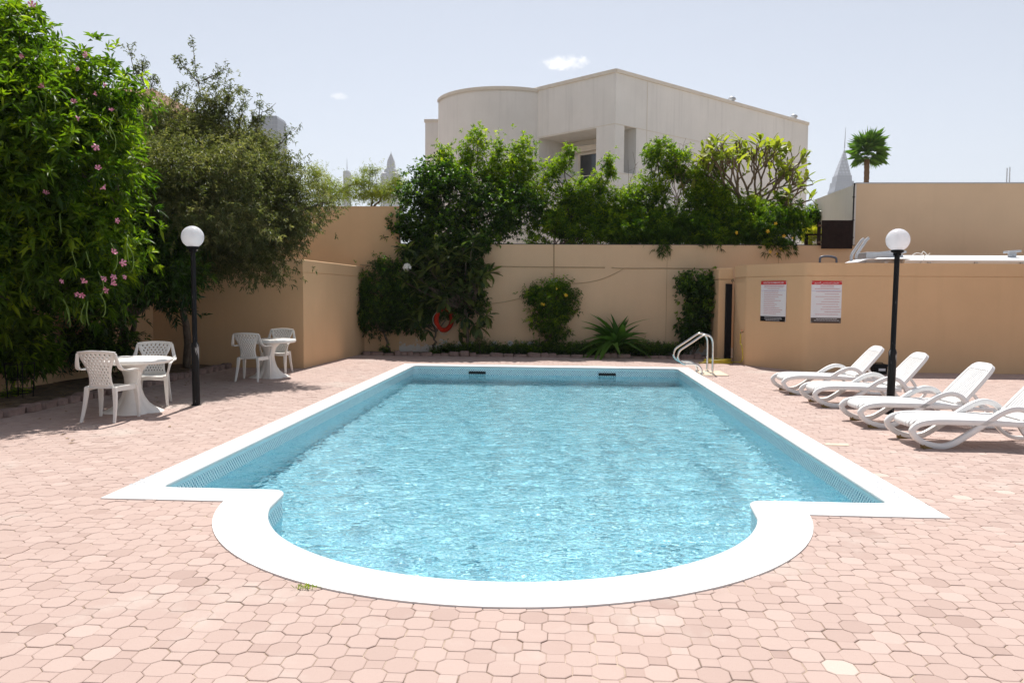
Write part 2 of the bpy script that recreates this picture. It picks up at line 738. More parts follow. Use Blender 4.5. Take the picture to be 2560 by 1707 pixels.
M['rope'] = simple('pale rope', (.5, .46, .38), .9, .15, 30)
M['hose'] = simple('yellow hose rubber', (.52, .40, .03), .45, .15, 8)
M['brass'] = simple('dull tap brass', (.28, .2, .1), .4, .2, 10, metal=.8)
M['case'] = simple('black tool case plastic', (.006, .006, .007), .6, .1, spec=.2)
M['brown'] = simple('dark brown timber board', (.020, .011, .009), .8, .25, 9, .15, spec=.15)
M['rust'] = simple('rusty bracket steel', (.12, .07, .04), .8, .3, 12)
M['greymetal'] = simple('grey painted steel', (.42, .44, .47), .45, .08, 5)
M['whitesheet'] = simple('white roof sheet', (.80, .81, .83), .4, .03, 3)
M['bluegrey'] = simple('blue grey tubular metal', (.10, .12, .16), .4, .15)
M['cable'] = simple('tan painted cable', (.40, .28, .16), .7, .1)
M['cable_white'] = simple('white cable', (.72, .70, .66), .6, .05)
M['cable_black'] = simple('black downpipe', (.012, .012, .014), .5, .05)
M['glass'] = mat_glass_pane()
M['curtain'] = simple('pale curtain', (.42, .45, .50), .9, .2, 9)
M['skimmer'] = simple('dark skimmer throat', (.004, .005, .006), .6, .1)
M['stone'] = simple('pinkish edging stone', (.26, .18, .155), .9, .4, 5, .6, 25)
M['terracotta'] = simple('terracotta roof tile', (.22, .095, .05), .8, .2, 4)
M['ochre'] = simple('ochre house wall', (.46, .24, .13), .85, .1, 3)
M['slab'] = simple('cream concrete slab', (.60, .51, .38), .85, .08, 9, .1, local=False)
M['bark'] = mat_bark('grey brown bark', (.07, .052, .038), (.19, .15, .115))
M['bark_lite'] = mat_bark('pale smooth bark', (.11, .075, .045), (.23, .17, .11))
M['palmtrunk'] = mat_bark('fibrous palm trunk', (.10, .055, .03), (.23, .15, .09))
M['twig'] = simple('dry twig', (.20, .13, .09), .9, .2, 20)
M['pink'] = simple('pink petal', (.66, .25, .36), .6, .15, 30)
M['whitepetal'] = simple('white petal', (.82, .80, .74), .6, .05, 30)
M['yellowpetal'] = simple('yellow petal', (.80, .50, .02), .6, .1, 30)
M['pod'] = simple('green seed pod', (.16, .25, .045), .55, .2, 10)
M['t_trumpet'] = mat_leaf('trumpet tree leaf', (.022, .052, .005), (.085, .145, .008), (.28, .34, .014), .44)
M['t_olive'] = mat_leaf('small olive leaf', (.050, .060, .022), (.105, .112, .045), (.27, .235, .125), .34)
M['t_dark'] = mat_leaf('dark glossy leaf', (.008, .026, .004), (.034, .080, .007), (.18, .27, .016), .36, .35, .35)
M['t_bright'] = mat_leaf('bright shrub leaf', (.030, .070, .004), (.125, .195, .008), (.36, .40, .015), .45)
M['t_fine'] = mat_leaf('narrow oleander leaf', (.014, .042, .005), (.068, .130, .010), (.26, .33, .018), .42)
M['t_feather'] = mat_leaf('yellow green feathery leaf', (.10, .125, .022), (.16, .18, .032), (.28, .25, .05), .45)
M['t_frangi'] = mat_leaf('broad frangipani leaf', (.07, .095, .015), (.15, .175, .025), (.27, .27, .04), .42, .45)
M['t_frangi_dark'] = mat_leaf('deep green frangipani leaf', (.022, .045, .014), (.045, .075, .022), (.14, .16, .04), .32, .4)
M['t_strap'] = mat_leaf('strap lily leaf', (.030, .080, .014), (.060, .14, .022), (.12, .22, .03), .4)
M['t_palm'] = mat_leaf('fan palm leaf', (.05, .11, .015), (.11, .20, .025), (.24, .33, .07), .38)
M['t_dry'] = simple('dry leaf', (.26, .17, .06), .9, .3, 30)
M['t_yellow'] = mat_leaf('yellow croton leaf', (.16, .19, .02), (.30, .29, .03), (.48, .40, .05), .4)
M['tower_glass'] = mat_tower('grey blue tower cladding', (.26, .28, .32), (.20, .22, .26), 3.5, 4.0, .12)
M['tower_stone'] = mat_tower('pale stone tower', (.40, .40, .41), (.24, .26, .29), 5.0, 4.0, .4)
M['tower_frame'] = simple('tower steel frame', (.30, .32, .36), .5, .05, .05)

# ------------------------------------------------------------------ pool outline
XL, XR, YN, YF = -3.54, 2.83, 5.87, 17.90        # outer coping rectangle
BC, BR = Vector((-.366, 6.19)), 2.22             # bowl centre and outer radius
CW_S, CW_N, CW_F, CW_B = .27, .40, .30, .375     # coping widths
ZC = .009                                        # coping top
ZW = -.185                                       # water level
ZFLOOR = -1.40


def fillet(pts, i, r, n):
    p0, p, p1 = pts[i - 1], pts[i], pts[(i + 1) % len(pts)]
    a, b = (p0 - p).normalized(), (p1 - p).normalized()
    ang = a.angle(b)
    d = r / math.tan(ang / 2)
    s, e = p + a * d, p + b * d
    c = p + (a + b).normalized() * (r / math.sin(ang / 2))
    a0 = math.atan2((s - c).y, (s - c).x)
    a1 = math.atan2((e - c).y, (e - c).x)
    while a1 - a0 > math.pi:
        a1 -= 2 * math.pi
    while a1 - a0 < -math.pi:
        a1 += 2 * math.pi
    return [c + Vector((math.cos(a0 + (a1 - a0) * k / n), math.sin(a0 + (a1 - a0) * k / n))) * r for k in range(n + 1)]


def pool_outline(inset):
    """closed loop, counter-clockwise; inset 0 = outer edge of coping, 1 = inner edge"""
    xl, xr = XL + CW_S * inset, XR - CW_S * inset
    yn, yf = YN + CW_N * inset, YF - CW_F * inset
    br = BR - CW_B * inset
    dy = yn - BC.y
    hx = math.sqrt(br * br - dy * dy)
    jl, jr = Vector((BC.x - hx, yn)), Vector((BC.x + hx, yn))
    aL = math.atan2(dy, -hx) % (2 * math.pi)
    aR = math.atan2(dy, hx)
    if aR > 0:
        aR_ = aR + 2 * math.pi
    else:
        aR_ = aR + 2 * math.pi
    NA = 72
    arc = [BC + Vector((math.cos(aL + (aR_ - aL) * k / NA), math.sin(aL + (aR_ - aL) * k / NA))) * br for k in range(NA + 1)]
    c = [Vector((xr, yn)), Vector((xr, yf)), Vector((xl, yf)), Vector((xl, yn))]
    if inset == 0:
        return arc[:-1] + [jr] + [c[0], c[1], c[2], c[3]]
    # rounded convex lips where the bowl meets the straight edge
    rl = .13
    k0 = 6
    seq = [c[3], jl, arc[k0]]
    lip_l = fillet([c[3], jl, arc[k0]], 1, rl, 8)
    lip_r = fillet([arc[-1 - k0], jr, c[0]], 1, rl, 8)
    out = lip_l + arc[k0:-k0] + lip_r
    rect = [jr] + c + [jl]
    for i in (1, 2, 3, 4):
        out += fillet(rect, i, .10, 5)
    return out


OUTER = pool_outline(0)
INNER = pool_outline(1)


def offset_loop(loop, d):
    """move a counter-clockwise loop outwards by d"""
    n = len(loop)
    out = []
    for i, p in enumerate(loop):
        t = (loop[(i + 1) % n] - loop[i - 1])
        if t.length < 1e-9:
            out.append(p.copy())
            continue
        t.normalize()
        out.append(p + Vector((t.y, -t.x)) * d)
    return out


def inside(poly, x, y):
    """vectorised point in polygon"""
    x, y = np.asarray(x), np.asarray(y)
    r = np.zeros(x.shape, bool)
    n = len(poly)
    for i in range(n):
        ax, ay = poly[i].x, poly[i].y
        bx, by = poly[i - 1].x, poly[i - 1].y
        if ay == by:
            continue
        c = ((ay > y) != (by > y)) & (x < (bx - ax) * (y - ay) / (by - ay) + ax)
        r ^= c
    return r


def sheet_with_hole(outer, inner, z, name):
    bm = bmesh.new()
    edges = []
    for loop in (outer, inner):
        vs = [bm.verts.new((p[0], p[1], z)) for p in loop]
        edges += [bm.edges.new((vs[i], vs[(i + 1) % len(vs)])) for i in range(len(vs))]
    bmesh.ops.triangle_fill(bm, edges=edges, use_beauty=True, use_dissolve=False)
    bmesh.ops.recalc_face_normals(bm, faces=bm.faces)
    for f in bm.faces:
        if f.normal.z < 0:
            f.normal_flip()
    me = bpy.data.meshes.new(name)
    bm.to_mesh(me)
    bm.free()
    return me


# ------------------------------------------------------------------ ground and paving
rect = lambda x0, y0, x1, y1: [Vector((x0, y0)), Vector((x1, y0)), Vector((x1, y1)), Vector((x0, y1))]
structure(link('ground', sheet_with_hole(rect(-2400, -60, 2400, 2400), rect(-7.2, -8, 13, 20.3), -.05, 'ground'), M['ground']))
DX0, DX1, DY0, DY1 = -7.0, 12.5, -1.2, 20.42
paving = structure(link('paving', sheet_with_hole(rect(-7.6, -8.2, 13.2, 21.0), OUTER, -.0042, 'paving'), M['sand']))

PX, PY = .2235, .1105       # pitch of one paver pair along a row, row pitch
OW, OH, CUT = .1370, .1420, .032
SW, SH = .0812, .0752


def octagon(w, h, c):
    a, b = w / 2, h / 2
    return [(-a + c, -b), (a - c, -b), (a, -b + c), (a, b - c), (a - c, b), (-a + c, b), (-a, b - c), (-a, -b + c)]


def square(w, h):
    a, b = w / 2, h / 2
    return [(-a, -b), (a, -b), (a, b), (-a, b)]


def paver_shape(poly, dz, bev=.0032, depth=.009):
    """top polygon, bevel ring, short sides"""
    n = len(poly)
    k = []
    for (x, y) in poly:
        l = math.hypot(x, y)
        k.append((x * (1 - bev * 1.3 / l), y * (1 - bev * 1.3 / l)))
    vs = [(x, y, dz) for x, y in k] + [(x, y, dz - bev * .75) for x, y in poly] + [(x, y, -depth) for x, y in poly]
    fs = [tuple(range(n))] + [(i + n, (i + 1) % n + n, (i + 1) % n, i) for i in range(n)] + \
         [(i + 2 * n, (i + 1) % n + 2 * n, (i + 1) % n + n, i + n) for i in range(n)]
    return vs, fs


SHAPES = {'o': paver_shape(octagon(OW, OH, CUT), 0), 's': paver_shape(square(SW, SH), 0)}
rows = range(int((DY0 - 3.9) / PY), int((DY1 - 3.9) / PY) + 1)
cells = []
prng = np.random.default_rng(3)
for j in rows:
    y = 3.88 + j * PY
    off = PX / 2 if j % 2 else 0.0
    # the rows drift a little, as laid by hand
    n0 = int((DX0 - 1) / PX) - 1
    for i in range(n0, int((DX1 + 1) / PX) + 1):
        x = -.565 + i * PX + off
        yy = y + .006 * math.sin(x * .9 + j * .05) + .004 * math.sin(x * 2.3)
        if DX0 < x < DX1:
            cells.append((x, yy, 0))
        if DX0 < x + PX / 2 < DX1:
            cells.append((x + PX / 2, yy, 1))
cells = np.array(cells)
cells[:, 0] += prng.normal(0, .0013, len(cells))
cells[:, 1] += prng.normal(0, .0013, len(cells))
shrunk = offset_loop(OUTER, -.09)
cells = cells[~inside(shrunk, cells[:, 0], cells[:, 1])]
# leave out what only a viewer far behind or beside the camera could see
dd = np.hypot(cells[:, 0], cells[:, 1])
cells = cells[(cells[:, 1] > .8) & (np.abs(cells[:, 0]) < 3.2 + cells[:, 1] * 1.05)]
tints = np.clip(prng.normal(.5, .19, len(cells)), 0, .93)
tints[prng.random(len(cells)) < .003] = 1.0
rotz = prng.normal(0, R(.7), len(cells))
lift = prng.normal(0, .0009, len(cells))
tilt = prng.normal(0, .006, (len(cells), 2))
px_area = []
for (x, y, k) in cells:
    px_area.append((1.0 if k == 0 else .35) / (x * x + y * y + 2.5) ** 1.5 if (y > 2.2 and abs(x + .061 * y) < .66 * y) else 0)
px_area = np.array(px_area)
NEAR = set()
for kind in (0, 1):
    idx = np.where(cells[:, 2] == kind)[0]
    NEAR |= set(idx[np.argsort(-px_area[idx])[:300]].tolist())
variants = {}


def paver_variant(kind, q):
    key = (kind, q)
    if key not in variants:
        vs, fs = SHAPES[kind]
        mb = MB()
        mb.add(vs, fs, q / 12 + .001)
        me = mb.mesh('paver')
        me.materials.append(M['paver'])
        variants[key] = me
    return variants[key]


far_mb_v, far_mb_f, far_t = [], [], []
o = 0
for i, (x, y, k) in enumerate(cells):
    kind = 'o' if k == 0 else 's'
    if i in NEAR:
        ob = bpy.data.objects.new('paver' if k == 0 else 'square_paver', paver_variant(kind, int(round(tints[i] * 12))))
        COL.objects.link(ob)
        ob.parent = paving
        ob.location = (x, y, lift[i])
        ob.rotation_euler = (tilt[i][0], tilt[i][1], rotz[i])
        continue
    vs, fs = SHAPES[kind]
    c, s = math.cos(rotz[i]), math.sin(rotz[i])
    far_mb_v += [(x + c * vx - s * vy, y + s * vx + c * vy, vz + lift[i] + vy * tilt[i][0] - vx * tilt[i][1]) for vx, vy, vz in vs]
    far_mb_f += [tuple(q + o for q in f) for f in fs]
    far_t += [float(tints[i])] * len(fs)
    o += len(vs)
mb = MB()
mb.v, mb.f, mb.t = far_mb_v, far_mb_f, far_t
far_pavers = mb.build('pavers', M['paver'], paving, kind='stuff')

# cream slab the ladder is fixed to
slab = MB()
slab.box((3.12, 16.62, .008), (.52, .95, .016))
tag(slab.build('ladder_slab', M['slab'], bevel=.004), 'cream concrete slab under the pool ladder posts', 'slab')
# pale repair mortar patch on the deck beside the lounger
a = G(2088, 1111)
pm = MB()
pm.add([(a.x - .10, a.y - .055, .004), (a.x + .13, a.y - .06, .004), (a.x + .15, a.y + .05, .004), (a.x - .06, a.y + .06, .004), (a.x - .12, a.y + .01, .004)], [(0, 1, 2, 3, 4)])
structure(pm.build('mortar_patch', M['slab'], paving))

# ------------------------------------------------------------------ pool
pool = thing('swimming_pool', 'long rectangular pool with a rounded bay, white coping and aqua mosaic', 'pool')
n = len(INNER)
# resample OUTER so both loops pair up: project every inner point outwards
prof = []
mb = MB()


def nearest_on(loop, p):
    best, bd = None, 1e9
    m = len(loop)
    for i in range(m):
        a, b = loop[i - 1], loop[i]
        ab = b - a
        t = max(0, min(1, (p - a).dot(ab) / max(ab.length_squared, 1e-9)))
        q = a + ab * t
        d = (p - q).length
        if d < bd:
            bd, best = d, q
    return best


# flat top as a filled ring, bullnose and face as a strip along the inner loop
ring_in = offset_loop(INNER, .022)
top = sheet_with_hole(OUTER, ring_in, ZC, 'coping')
coping = link('coping', top, M['coping'], pool)
nose = MB()
prof_n = [(.022, ZC), (.010, ZC - .003), (.002, ZC - .011), (0, ZC - .024), (.004, ZC - .038), (.012, ZC - .046)]
loops = [[(p.x, p.y, z) for p in offset_loop(INNER, d)] for d, z in prof_n]
for L in loops:
    nose.v += L
for k in range(len(loops) - 1):
    for i in range(n):
        j = (i + 1) % n
        nose.face((k * n + i, k * n + j, (k + 1) * n + j, (k + 1) * n + i))
nose.build('coping_edge', M['coping'], pool, smooth=True)
# outer face of the coping
of = MB()
m = len(OUTER)
of.v = [(p.x, p.y, ZC) for p in OUTER] + [(p.x, p.y, -.06) for p in OUTER]
for i in range(m):
    j = (i + 1) % m
    of.face((i, i + m, j + m, j))
of.build('coping_side', M['coping'], pool)


def wall_strip(name, d, z0, z1, mat):
    lp = offset_loop(INNER, d)
    me = bpy.data.meshes.new(name)
    vs = [(p.x, p.y, z1) for p in lp] + [(p.x, p.y, z0) for p in lp]
    fs = [(i, (i + 1) % n, (i + 1) % n + n, i + n) for i in range(n)]
    me.from_pydata(vs, [], fs)
    uv = me.uv_layers.new(name='UVMap')
    acc = [0]
    for i in range(n):
        acc.append(acc[-1] + (lp[(i + 1) % n] - lp[i]).length)
    data = []
    for i in range(n):
        data += [(acc[i], z1), (acc[i + 1], z1), (acc[i + 1], z0), (acc[i], z0)]
    uv.data.foreach_set('uv', [q for p in data for q in p])
    return link(name, me, mat, pool)


wall_strip('lip_band', .012, -.065, ZC - .046, M['lip'])
wall_strip('tile_band', .012, -.215, -.065, M['band'])
wall = wall_strip('basin_wall', .012, ZFLOOR, -.215, M['mosaic'])
me = bpy.data.meshes.new('basin_floor')
lp = offset_loop(INNER, .012)
bm = bmesh.new()
vs = [bm.verts.new((p.x, p.y, ZFLOOR)) for p in lp]
es = [bm.edges.new((vs[i], vs[(i + 1) % n])) for i in range(n)]
bmesh.ops.triangle_fill(bm, edges=es, use_beauty=True)
bmesh.ops.recalc_face_normals(bm, faces=bm.faces)
uvl = bm.loops.layers.uv.new('UVMap')
for f in bm.faces:
    if f.normal.z < 0:
        f.normal_flip()
    for l in f.loops:
        l[uvl].uv = (l.vert.co.x, l.vert.co.y)
bm.to_mesh(me)
bm.free()
floor = link('basin_floor', me, M['mosaic'], pool)
for (px, py) in ((1193, 929), (1518, 931.5)):
    p = AY(px, py, YF - CW_F)
    sk = MB()
    yb = YF - CW_F
    sk.box2((p.x - .19, yb - .006, -.175), (p.x + .19, yb + .004, -.115))
    sk.build('skimmer_mouth', M['skimmer'], pool)
# worn depth marks painted on the coping by the two near corners
for (px, py, dx) in ((384, 1192, 1), (2217, 1222, -1)):
    p = G(px, py, ZC)
    mk = MB()
    q = random.Random(px)
    for i in range(7):
        for s in range(3):
            if q.random() < .75:
                cx, cy = p.x - .05 + .035 * s * 1.0, p.y - .27 + .085 * i
                mk.box((cx, cy, ZC + .0015), (q.uniform(.012, .03), q.uniform(.008, .05), .001))
    mk.build('worn_depth_mark', M['greymetal'], pool, kind='stuff')

# water surface: real ripples
water_step = .03
gx = np.arange(XL + .2, XR - .2 + water_step, water_step)
gy = np.arange(BC.y - BR - .1, YF - CW_F + .06, water_step)
XX, YY = np.meshgrid(gx, gy)
wr = np.random.default_rng(11)
ZZ = np.zeros_like(XX)
for k in range(64):
    lam = wr.choice([.16, .2, .26, .34, .5])
    th = wr.normal(math.pi / 2, .75)
    amp = .0027 * lam * wr.uniform(.5, 1.2)
    kx, ky = 2 * math.pi / lam * math.cos(th), 2 * math.pi / lam * math.sin(th)
    # patches where the breeze touches the water more or less
    mod = .65 + .5 * np.sin(XX * wr.uniform(.3, 1.2) + wr.uniform(0, 6)) * np.sin(YY * wr.uniform(.3, 1.0) + wr.uniform(0, 6))
    ZZ += amp * mod * np.sin(kx * XX + ky * YY + wr.uniform(0, 6.28))
keep = inside(offset_loop(INNER, .045), XX, YY)
ny, nx = XX.shape
idx = np.arange(ny * nx).reshape(ny, nx)
kq = keep[:-1, :-1] & keep[1:, :-1] & keep[:-1, 1:] & keep[1:, 1:]
quads = np.stack([idx[:-1, :-1][kq], idx[:-1, 1:][kq], idx[1:, 1:][kq], idx[1:, :-1][kq]], 1)
used = np.unique(quads)
remap = np.full(ny * nx, -1)
remap[used] = np.arange(len(used))
co = np.stack([XX.ravel(), YY.ravel(), ZZ.ravel() + ZW], 1)[used]
me = bpy.data.meshes.new('water')
me.from_pydata(co.tolist(), [], remap[quads].tolist())
me.polygons.foreach_set('use_smooth', [True] * len(me.polygons))
water = structure(link('water', me, M['water']))
water.cycles.is_caustics_caster = True
for o_ in (wall, floor):
    o_.cycles.is_caustics_receiver = True

# ------------------------------------------------------------------ walls


def rounded_path(pts, r, n=6):
    """open 2D polyline with rounded inner corners"""
    pts = [Vector(p) for p in pts]
    out = [pts[0]]
    for i in range(1, len(pts) - 1):
        out += fillet([pts[i - 1], pts[i], pts[i + 1]], 1, r, n)
    out.append(pts[-1])
    return out


def wall_path(mb, path, thick, z0, z1, proud=0.0):
    """prism along a 2D path; the front lies to the right of the walking direction"""
    n_ = len(path)
    fr, bk = [], []
    for i, p in enumerate(path):
        t = (path[min(i + 1, n_ - 1)] - path[max(i - 1, 0)]).normalized()
        nrm = Vector((t.y, -t.x))
        fr.append(p + nrm * proud)
        bk.append(p - nrm * thick)
    mb.prism(bk[::-1][::-1] + fr[::-1], z0, z1)


def banded_wall(name, label, path, thick, h, band, mat, cap=None):
    t = thing(name, label, 'wall')
    a, b, c = MB(), MB(), MB()
    wall_path(a, path, thick, -.05, h - band - .014)
    a.build('wall_face', mat, t)
    wall_path(b, path, thick - .02, h - band - .0139, h - band - .0001, -.011)
    b.build('groove', mat, t)
    wall_path(c, path, thick, h - band, h, .004)
    c.build('parapet_band', mat, t, bevel=.018)
    return t


V2 = lambda x, y: Vector((x, y))
banded_wall('pool_wall', 'tan plastered wall with an angled end carrying the two pool signs',
            rounded_path([V2(4.24, 19.9), V2(4.26, 18.80), V2(5.22, 17.36), V2(14.5, 17.44)], .22), .22, 2.32, .27, M['tan'])
banded_wall('room_wall', 'tan plastered corner wall behind the small round tables',
            [V2(-8.98, 16.56), V2(-5.46, 16.60), V2(-5.25, 21.0)], .20, 2.31, .27, M['tan'])
w = MB()
w.box2((-9.0, -1.5, -.05), (-8.72, 16.548, 2.55))
tag(w.build('boundary_wall', M['tan']), 'shaded tan boundary wall behind the pink flowering tree', 'wall')
# back wall: a tall stretch and a lower one, each with panels between joints
XS = -4.35
tw = thing('back_wall', 'tall bare stretch of tan garden wall rising behind the corner wall', 'wall')
a = MB()
a.box2((-13, 21.2, -.05), (XS, 21.42, 3.89))
a.build('wall_face', M['tan'], tw)
a = MB()
a.box2((-13, 21.19, 3.89), (XS, 21.43, 3.925))
a.build('wall_cap', M['tan'], tw)
lw = thing('back_wall', 'long lower tan garden wall with peeling foot under the overhanging shrubs', 'wall')
joints = [XS] + [AY(px, 700, 21.2).x for px in (1385, 1667, 1945)] + [7.56]
for i in range(4):
    a = MB()
    a.box2((joints[i] + (.006 if i else .0), 21.2, -.05), (joints[i + 1] - .006, 21.42, 2.925))
    a.build('wall_panel', M['tan_back'], lw)
a = MB()
a.box2((XS, 21.215, -.05), (7.55, 21.41, 2.90))
a.build('joint_filler', M['cable'], lw)
a = MB()
a.box2((XS + .01, 21.19, 2.925), (7.56, 21.43, 2.943))
a.build('wall_cap', M['cable_black'], lw)

# gate pier and gate
pr = thing('gate_pier', 'square tan pier beside the black gate', 'pier')
a = MB()
a.box2((3.86, 19.9, -.05), (4.13, 21.19, 2.0))
a.build('pier_shaft', M['tan'], pr)
a = MB()
a.box2((3.852, 19.892, 2.012), (4.198, 21.188, 2.28))
a.build('pier_cap', M['tan'], pr, bevel=.012)
gt = thing('gate', 'narrow black steel gate standing open beside the tan pier', 'gate', (4.16, 19.90, 0), R(94))
for x in (.02, .62):
    a = MB()
    a.box((x, 0, .98), (.045, .045, 1.84))
    a.build('gate_post', M['darkmetal'], gt)
for z in (.12, 1.0, 1.86):
    a = MB()
    a.box((.32, 0, z), (.555, .035, .045))
    a.build('gate_rail', M['darkmetal'], gt)
a = MB()
a.box((.32, .02, .98), (.56, .004, 1.72))
a.build('gate_sheet', M['darkmetal'], gt)
gt2 = MB()
gt2.box2((4.02, 19.80, .02), (4.17, 19.885, 1.90))
o_ = gt2.build('gate_jamb', M['darkmetal'], gt)
o_.matrix_parent_inverse = (Matrix.Translation((4.16, 19.90, 0)) @ Matrix.Rotation(R(94), 4, 'Z')).inverted()

# ------------------------------------------------------------------ upper right building
ub = thing('flat_building', 'plain tan flat-roofed building behind the pool wall', 'building')
a = MB()
a.box2((7.66, 21.5, 0), (17, 21.74, 4.55))
a.build('front_wall', M['tan_up'], ub)
a = MB()
a.box2((7.64, 21.49, 4.55), (17.01, 21.75, 4.58))
a.build('roof_edge', M['greymetal'], ub)
a = MB()
a.box2((7.62, 21.5, 0), (7.658, 24.85, 4.53))
a.build('side_wall', M['concrete'], ub)
a = MB()
a.box2((7.67, 21.75, 4.2), (17, 24.8, 4.3))
a.build('roof', M['concrete'], ub)
dp = MB()
dp.tube([(7.60, 21.47, 4.56), (7.585, 21.46, 4.46), (7.58, 21.46, 3.2), (7.57, 21.46, 2.4)], .02, 8)
for z in (4.2, 3.6, 3.15):
    dp.box((7.583, 21.465, z), (.05, .05, .03))
tag(dp.build('downpipe', M['cable_black']), 'thin black pipe running down the tan building corner', 'pipe')
# brown board hung over the wall
p0, p1 = AY(2055, 551, 21.1), AY(2130, 622, 21.1)
bb = thing('timber_screen', 'dark brown timber board hung over the end of the back wall', 'screen')
nb = 5
for i in range(nb):
    a = MB()
    x0 = p0.x + (p1.x - p0.x) * i / nb
    x1 = p0.x + (p1.x - p0.x) * (i + 1) / nb
    a.box2((x0 + .001, 21.08, p1.z), (x1 - .001, 21.12, p0.z))
    a.build('board', M['brown'], bb)
a = MB()
a.box2((p0.x - .09, 21.14, p1.z + .12), (p0.x - .005, 21.19, p0.z - .04))
a.build('side_post', M['brown'], bb)
for zz in (p1.z + .14, p0.z - .16):
    a = MB()
    a.box2((p0.x - .088, 21.09, zz), (p0.x - .004, 21.139, zz + .05))
    a.build('bracket', M['rust'], bb)
# low dark bench-like frame behind the wall top
lf = thing('planter_frame', 'small dark frame behind the wall below the yellow plant', 'frame')
p = AY(2022, 600, 22.2)
for dx in (0, .34):
    a = MB()
    a.box2((p.x - .12 + dx, 22.1, 0), (p.x - .05 + dx, 22.2, p.z + .12))
    a.build('post', M['brown'], lf)
a = MB()
a.box2((p.x - .12, 22.09, p.z + .12), (p.x + .30, 22.21, p.z + .16))
a.build('rail', M['brown'], lf)
# antennas
for px, top in ((2518, 420), (2525, 418)):
    p, q = AY(px, top, 24.0), AY(px, 470, 24.0)
    a = MB()
    a.tube([(p.x, 24, 4.3), (p.x, 24, p.z)], [.022, .014], 6)
    tag(a.build('antenna_pole', M['greymetal']), 'slim grey pole on the tan flat roof', 'antenna', 'slim poles on the flat roof')

# ------------------------------------------------------------------ plant room roof behind the pool wall
rs = thing('plant_room_roof', 'low white sheet roof just behind the pool wall', 'roof')
y0 = 18.3
zt = AY(2450, 641, y0).z
x0 = AY(2262, 650, y0).x
a = MB()
nseg = 24
a.add([(x0, y0, zt - .085), (14, y0, zt - .085), (14, y0 + 1.6, zt + .10), (x0, y0 + 1.6, zt + .10), (x0, y0 + .002, zt - .12), (14, y0 + .002, zt - .12)],
      [(0, 1, 2, 3), (4, 5, 1, 0)])
a.build('roof_sheet', M['whitesheet'], rs)
a = MB()
a.box2((x0 + .02, y0 + .05, 2.0), (14, y0 + .09, zt - .12))
a.build('fascia', M['signwhite'], rs)
for px in (2216, 2325, 2442, 2556):
    p = AY(px, 652, y0)
    a = MB()
    a.box2((p.x - .03, y0 + .01, 2.0), (p.x + .03, y0 + .048, zt - .121))
    a.build('fascia_post', M['greymetal'], rs)
for k in range(22):
    p = AY(2225 + k * 17, 653, y0)
    a = MB()
    a.tube([(p.x, y0 + .05, p.z), (p.x, y0 + .04, p.z)], .012, 6)
    a.build('rivet', M['greymetal'], rs)
a = MB()                                     # bulged end of the sheet
for i in range(13):
    t = i / 12
    px = 2143 + (2275 - 2143) * t
    zz = AY(px, 656 - 16 * math.sin(min(t * 1.7, 1.57)) - 3 * math.sin(t * 9), y0).z
    a.v += [(AY(px, 650, y0).x, y0 - .02, min(zz, zt - .06)), (AY(px, 650, y0).x, y0 + .8, min(zz + .02, zt))]
for i in range(12):
    a.face((2 * i, 2 * i + 2, 2 * i + 3, 2 * i + 1))
o_ = a.build('curled_sheet', M['whitesheet'], rs, smooth=True)
mo = o_.modifiers.new('solid', 'SOLIDIFY')
mo.thickness = .012
bx = thing('roof_duct', 'pale grey box duct on the roof behind the pool wall', 'duct')
p, q = AY(2166, 630, 19.2), AY(2258, 642, 19.2)
a = MB()
a.box2((p.x, 19.2, q.z - .15), (q.x, 19.8, p.z))
a.build('duct_body', M['greymetal'], bx, bevel=.01)
a = MB()
a.box2((p.x + .5, 19.17, p.z - .02), (q.x + .06, 19.82, p.z + .03))
a.build('duct_lid', M['greymetal'], bx)
vt = thing('roof_vent', 'short grey vent with a flat cap on the white sheet roof', 'vent')
p = AY(2530, 640, 19.3)
a = MB()
a.tube([(p.x, 19.3, p.z - .3), (p.x, 19.3, p.z + .07)], .088, 14)
a.build('vent_pipe', M['greymetal'], vt, smooth=True, sharp=40)
a = MB()
a.box((p.x, 19.3, p.z + .10), (.27, .27, .05), Matrix.Rotation(R(-5), 3, 'Y'))
a.build('vent_cap', M['greymetal'], vt, bevel=.008)
for k, (pts, lab) in enumerate((
        ([(2278, 640), (2287, 634), (2298, 633), (2312, 640), (2306, 652), (2300, 660)], 'a'),
        ([(2303, 636), (2308, 629), (2314, 633), (2318, 638), (2325, 633)], 'b'))):
    a = MB()
    a.tube(catmull([AY(x, y, y0 + .3 - .06 * i) for i, (x, y) in enumerate(pts)], 6), .009, 6)
    tag(a.build('roof_cable', M['cable_white'], smooth=True), ('long white cable hanging over the edge of the white sheet roof', 'short white cable hoop on top of the white sheet roof')[k], 'cable', 'loose cables on the sheet roof')
rl = thing('roof_handrail', 'pair of slanted grey handrails rising behind the pool wall', 'handrail')
for dx in (0, 12):
    a = MB()
    pth = [AY(x + dx, y, 19.0 + dx * .02) for x, y in ((2128, 690), (2128, 642), (2131, 634), (2153 + dx * .1, 602 - dx * .2), (2160, 597 - dx * .2))]
    a.ribbon(pth, (0, 1, 0), .05, .06)
    a.build('rail', M['greymetal'], rl, bevel=.004)
hp = MB()
hp.tube(catmull([AY(x, y, 19.6) for x, y in ((2050, 668), (2050, 648), (2055, 642), (2071, 641), (2087, 644), (2091, 650), (2091, 668))], 6), .028, 8)
tag(hp.build('trolley_handle', M['bluegrey'], smooth=True), 'blue grey tubular handle sticking up behind the pool wall', 'handle')

# ------------------------------------------------------------------ white house
HH = 9.2
C0 = G(1540, 174, HH)
CL = G(1301, 231, HH)
CR = G(2021, 308, HH)
C0.z = CL.z = CR.z = 0


